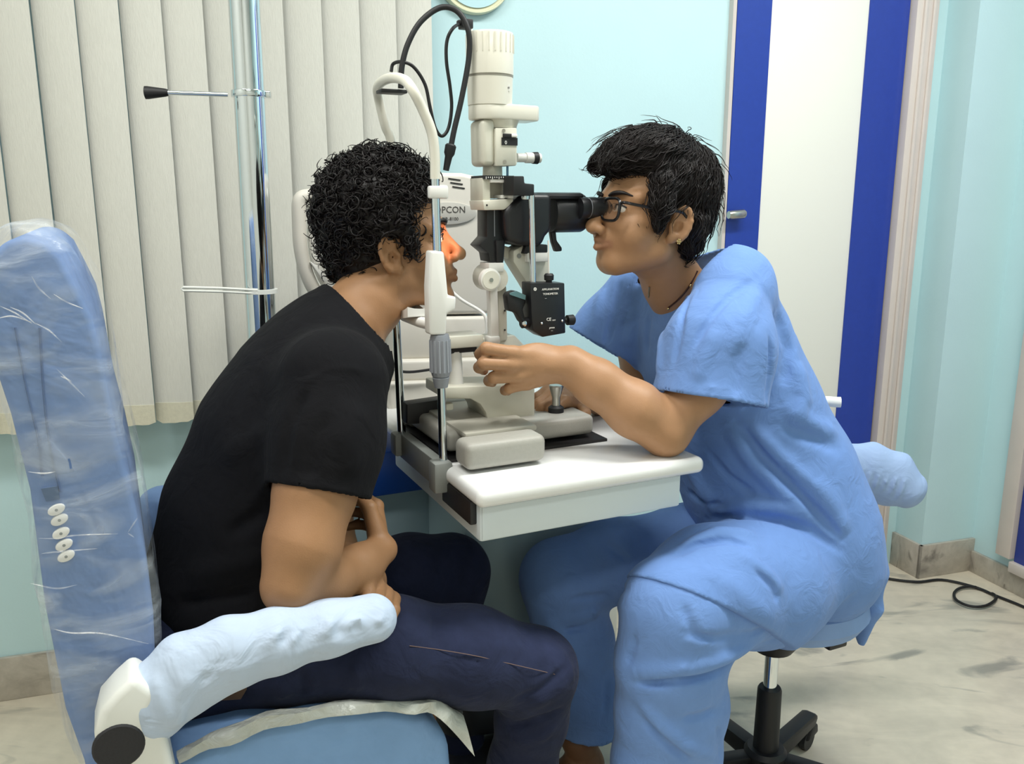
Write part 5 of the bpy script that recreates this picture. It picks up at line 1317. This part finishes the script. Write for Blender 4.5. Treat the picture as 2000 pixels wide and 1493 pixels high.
def top_outer(P, cut):
    d = grp(P, J(1450, 850, -.03), .5, lambda Q: d_loft(Q, wt, PS.e2, .045))
    def slv(Q, pts, r, cp):
        e = d_chain(Q, pts, r, .03)
        return smax(e, d_plane(Q, *cp), .002) if cut else e
    d = smin(d, grp(P, J(1400, 690, -.18), .26, lambda Q: slv(Q, [J(1428, 588, -.145), J(1405, 680, -.18), J(1376, 830, -.2)], [.068, .091, .102], cutw_n)), .03)
    d = smin(d, grp(P, J(1420, 540, -.1), .16, lambda Q: d_chain(Q, [J(1398, 530, -.045), J(1436, 556, -.12), J(1468, 640, -.10)], [.056, .060, .062], .04)), .03)
    d = smin(d, grp(P, J(1190, 620, .18), .26, lambda Q: slv(Q, [J(1245, 580, .15), J(1195, 650, .18), J(1130, 740, .19)], [.07, .076, .08], cutw_f)), .03)
    d = smin(d, grp(P, J(1690, 1120, -.05), .24, lambda Q: d_loft(Q, [(tail[0], .06, .03), (tail[1], .06, .034), (tail[2], .045, .024), (tail[3], .010, .006)], PS.e2, .02)), .03)
    sk = grp(P, J(1450, 1140, -.18), .34, lambda Q: smax(smax(d_loft(Q, th_n, PS.e2, .03) - .012, d_plane(Q, hemP[0], hn), .003), d_plane(Q, slitP[0], sn_), .003))
    sk = sk + np.maximum(0, -1)
    return smin(d, sk, .03)
cA, cB = J(1402, 478), J(1258, 606)
cn = np.cross(V3(cB - cA), L2); cn = cn / np.linalg.norm(cn); cn = cn if cn @ (V3(wE) - cA) > 0 else -cn
def top0(P): return top_outer(P, True)
top_f = fold_pts(top0, [
    ([(1440, 825), (1490, 890), (1550, 955), (1610, 1015), (1645, 1055)], -.012, .012), ([(1420, 830), (1470, 905), (1520, 955), (1580, 1010)], .016, .014), ([(1465, 830), (1520, 890), (1590, 950), (1640, 1010)], .010, .014),
    ([(1310, 1030), (1380, 1016), (1450, 1010), (1530, 1018), (1590, 1040), (1640, 1075)], -.016, .012), ([(1320, 1008), (1390, 992), (1460, 986), (1520, 990), (1570, 1004)], .014, .016), ([(1340, 960), (1400, 985), (1440, 988)], -.006, .012), ([(1380, 880), (1420, 930), (1480, 970)], -.008, .010),
    ([(1320, 1085), (1360, 1064), (1420, 1056), (1470, 1068)], -.012, .009), ([(1330, 1072), (1400, 1040), (1480, 1046)], .014, .012),
    ([(1440, 1080), (1500, 1120), (1530, 1160)], .006, .012), ([(1470, 1110), (1510, 1150), (1520, 1180)], -.005, .010),
    ([(1475, 545), (1430, 575), (1385, 625), (1350, 690)], -.006, .010), ([(1490, 560), (1450, 620), (1420, 700)], .006, .018),
    ([(1350, 575), (1330, 640), (1315, 720)], -.005, .010), ([(1300, 610), (1290, 680), (1285, 740)], .006, .012), ([(1270, 615), (1262, 690), (1255, 740)], -.006, .012), ([(1240, 600), (1225, 680), (1215, 720)], .006, .012), ([(1212, 545), (1200, 610), (1180, 680)], -.008, .010), ([(1180, 560), (1165, 620), (1150, 660)], .005, .012),
    ([(1502, 650), (1503, 740), (1498, 790)], -.008, .009), ([(1520, 610), (1540, 680), (1530, 760)], -.008, .02), ([(1560, 700), (1570, 780), (1540, 830)], .008, .02), ([(1520, 830), (1570, 850), (1640, 880)], -.005, .018), ([(1545, 800), (1590, 830), (1640, 850)], .006, .016),
    ([(1290, 745), (1390, 757), (1495, 780)], .0018, .004), ([(1340, 900), (1370, 960), (1400, 985)], .008, .02), ([(1590, 930), (1630, 990), (1655, 1050)], .006, .02),
    ([(1400, 640), (1375, 700), (1360, 750)], .005, .014), ([(1450, 660), (1440, 730), (1440, 780)], -.004, .016), ([(1350, 1110), (1420, 1140), (1470, 1180), (1520, 1220)], .004, .02)])
def top(P):
    o = folded(P, top_outer(P, True), top_f); op = np.minimum(np.minimum(np.maximum(np.abs(d_plane(P, *cutw_n)), d_sph(P, cutw_n[0], .12)), np.maximum(np.abs(d_plane(P, *cutw_f)), d_sph(P, cutw_f[0], .11))), np.maximum(np.abs(d_plane(P, cA, cn)), d_cone(P, J(1360, 620), J(1300, 440), .11, .14)))
    i = folded(P, top_outer(P, False), top_f) + .0055 + np.clip(op - .004, 0, .1) * .8
    ax0, ax1 = J(1360, 620), J(1300, 440)
    hole = smax(-d_plane(P, cA, cn), d_cone(P, ax0, ax1, .095, .13), .004)
    return np.maximum(np.maximum(o, -i), -hole)
v, q = surface(top, (.02, 1.02, .26), (.94, 2.02, 1.26), .0036, 7)
np_mesh('scrub_top', relax(v, q, 1, .4), q, M_scrub, wom)
# trousers
M_scrub2 = cloth_mat('scrub_trousers', '#759ad8', .85, 800, .03, .1)
tl_n = [(J(1318, 1195, -.25), .085, .085), (J(1310, 1290, -.245), .085, rp(112, k_n)), (J(1312, 1380, -.235), .085, rp(118, k_n)), (J(1302, 1480, -.23), .08, rp(118, k_n)), (J(1296, 1680, -.22), .085, rp(115, k_n))]
th_f = [(J(1520, 1090, .02), .11, .11), (J(1350, 1080, .04), .10, .10), (J(1200, 1095, .07), .095, rp(78, k_f)), (J(1095, 1128, .09), .085, rp(72, k_f))]
tl_f = [(J(1092, 1135, .09), .08, rp(76, k_f)), (J(1120, 1250, .075), .078, rp(78, k_f)), (J(1140, 1350, .06), .075, rp(78, k_f)), (J(1140, 1500, .05), .075, rp(70, k_f))]
tcut = (J(1138, 1420, .05), V3((-.15, .0, -1)))
def tr_outer(P, cut):
    d = grp(P, J(1460, 1150, -.18), .4, lambda Q: d_loft(Q, th_n, PS.e2, .03))
    d = smin(d, grp(P, J(1310, 1420, -.24), .42, lambda Q: d_loft(Q, tl_n, PS.e2, .03)), .035)
    d = smin(d, grp(P, J(1300, 1090, .05), .42, lambda Q: d_loft(Q, th_f, PS.e2, .03)), .04)
    def lf(Q):
        e = d_loft(Q, tl_f, PS.e2, .03); return smax(e, d_plane(Q, *tcut), .002) if cut else e
    d = smin(d, grp(P, J(1120, 1320, .07), .36, lf), .035)
    return d
def tr0(P): return tr_outer(P, True)
tr_f = fold_pts(tr0, [
    ([(1235, 1335), (1320, 1330), (1400, 1312), (1460, 1285), (1510, 1252)], -.014, .010), ([(1240, 1312), (1330, 1306), (1410, 1288), (1480, 1258)], .015, .013), ([(1340, 1350), (1430, 1325), (1480, 1290)], .008, .014),
    ([(1330, 1235), (1400, 1248), (1470, 1240), (1500, 1225)], -.008, .010), ([(1335, 1180), (1345, 1215), (1365, 1245)], -.006, .010), ([(1240, 1240), (1225, 1300)], -.006, .010),
    ([(1250, 1370), (1290, 1420), (1340, 1460), (1400, 1482)], .008, .014), ([(1255, 1400), (1300, 1450), (1350, 1485)], -.008, .012), ([(1330, 1405), (1370, 1400), (1400, 1385)], -.008, .010), ([(1400, 1420), (1408, 1450), (1410, 1490)], -.008, .008),
    ([(1225, 1152), (1180, 1165), (1110, 1170)], -.008, .010), ([(1215, 1180), (1160, 1200), (1090, 1210)], .007, .012), ([(1205, 1205), (1150, 1225), (1100, 1232)], -.006, .010), ([(1180, 1060), (1220, 1090), (1290, 1120)], -.005, .012), ([(1060, 1200), (1110, 1260), (1150, 1330)], .005, .02), ([(1200, 1280), (1185, 1340), (1180, 1400)], -.006, .012)])
def trousers(P):
    return np.maximum(folded(P, tr_outer(P, True), tr_f), -(folded(P, tr_outer(P, False), tr_f) + .0055 + np.clip(np.abs(d_plane(P, *tcut)) - .004, 0, .1) * .8))
v, q = surface(trousers, (-.05, 1.05, .02), (.90, 1.95, .75), .0042, 7)
np_mesh('scrub_trousers', relax(v, q, 1, .4), q, M_scrub2, wom)
# hair
def wom_cap(P):
    q = place(P, wE, wR, wS); ya = np.abs(q[:, 1]); s = np.stack([q[:, 0], ya, q[:, 2]], 1)
    d = d_ell(q, (-.016, 0, .068), (.104, .088, .092))
    d = smin(d, d_ell(q, (-.064, 0, .012), (.042, .06, .055)), .03)
    front = q[:, 0] * .80 - (q[:, 2] - .085) * .60 - .048
    d = smax(d, np.where(q[:, 2] > .0, front, -1).astype(np.float32), .012)
    low = -(q[:, 2] - np.where(q[:, 0] > -.018, .026, -.040)); d = smax(d, low.astype(np.float32), .01)
    fr_ = d_ell(q, (.032, 0, .112), (.076, .074, .046), frame_R((1, 0, -.35), (0, 0, 1)))
    d = smin(d, fr_, .015)
    d = smin(d, d_chain(s, [(.085, .036, .100), (.100, .030, .084), (.101, .024, .072)], [.014, .010, .004], .01), .012)     # fringe tips
    d = smin(d, d_chain(q, [(.09, .0, .104), (.106, .01, .084)], [.014, .005], .01), .012)
    d = smin(d, d_chain(s, [(.032, .070, .06), (.034, .077, .028), (.031, .077, -.006)], [.022, .015, .008], .015), .012)                 # sideburn
    d = smin(d, d_chain(s, [(-.035, .068, .01), (-.052, .052, -.022), (-.062, .03, -.038)], [.02, .017, .012], .02), .015)
    return (d + .0025 * noise3(q * V3((.5, 1, 1)), 170, 9)) * wS
v, q = surface(wom_cap, wE - .2, wE + .24, .004)
wcap = np_mesh('hair', v, q, M_hair2, wom)
NS = 5200; rs = np.random.RandomState(21)
ids = rs.choice(len(v), NS); p = v[ids].astype(np.float32); K = 9; paths = np.zeros((NS, K, 3)); lift = rs.uniform(.0005, .006, NS) * (rs.rand(NS) ** 1.0) + (rs.rand(NS) < .05) * rs.uniform(.004, .010, NS)
crown = wl_(-.045, 0, .165); wav = rs.uniform(0, 6.28, NS); stp = rs.uniform(.004, .0085, NS)
dirr = None
for k_ in range(K):
    paths[:, k_] = p
    gq = grad(wom_cap, p)
    out = p - crown; out = out - gq * np.sum(out * gq, 1, keepdims=True); out /= np.linalg.norm(out, axis=1, keepdims=True) + 1e-9
    sidev = np.cross(gq, out) * (np.sin(wav + k_ * .8) * .45)[:, None]
    p = p + (out + sidev) * stp[:, None]
    dd = wom_cap(p.astype(np.float32)); p = (p - gq * (np.clip(dd - lift * (1 + k_ * .12), -.01, .01))[:, None]).astype(np.float32)
strands('strands', M_hair2, wcap, None, None, paths, rs.uniform(.0006, .0012, NS), 3)
# necklace
nk = on(lambda P: np.minimum(wom_skin(P), 9), [(1372, 512), (1362, 530), (1347, 558), (1327, 583), (1304, 603)], .0015)
if len(nk) > 2:
    MB().tube(spline(nk, 6), .0016, 8).build('necklace', mat('necklace_cord', '#3a1a16', .4), wom)
    for i in (1, 3): MB().ball(nk[min(i, len(nk) - 1)] - PS.e2 * .002, .0025, 10, 6).build('necklace_bead', MATS['gold'], wom)
nk = on(wom_skin, [(1268, 560), (1267, 580), (1268, 602)], .001)
if len(nk) > 2: MB().tube(nk, .0012, 8).build('necklace_chain', MATS['gold'], wom)
# hair tie / dark cloth behind the collar
# eyeglasses
gl = thing('eyeglasses', wl_(.098, 0, -.01), 'black rectangular-framed eyeglasses worn by the examiner', 'eyeglasses')
M_gf = mat('glasses_black', '#141316', .25)
M_lens = mat('lens_glass', '#ffffff', .03, trans=1.0, alpha=.25)
def G(x, y, z): return Vector(wl_(x, y, z))
for sd in (1, -1):
    pts = []
    for a in range(40):
        an = a * 2 * math.pi / 40; cx, sy = math.cos(an), math.sin(an); n_ = 3.4
        ux = abs(cx) ** (2 / n_) * (1 if cx > 0 else -1); uy = abs(sy) ** (2 / n_) * (1 if sy > 0 else -1)
        yy = .033 + ux * .0255; pts.append(G(.101 - .10 * (yy - .01) ** 2 * 40 * .1, sd * yy, .010 + uy * .0185))
    MB().tube(pts + [pts[0], pts[1]], .0026, 8, cap=False).build('rim', M_gf, gl)
    MB().add(pts + [p - Vector(wF) * .0012 for p in pts], [tuple(range(40)), tuple(range(40, 80))[::-1]]).build('lens', M_lens, gl)
    MB().tube(spline([G(.0985, sd * .058, .021), G(.095, sd * .066, .022), G(.08, sd * .073, .021), G(.03, sd * .082, .020), G(-.005, sd * .084, .022), G(-.022, sd * .083, .008)], 5), .0026, 8).build('temple', M_gf, gl)
MB().tube(spline([G(.1, .009, .016), G(.104, 0, .019), G(.1, -.009, .016)], 5), .0017, 8).build('bridge', M_gf, gl)
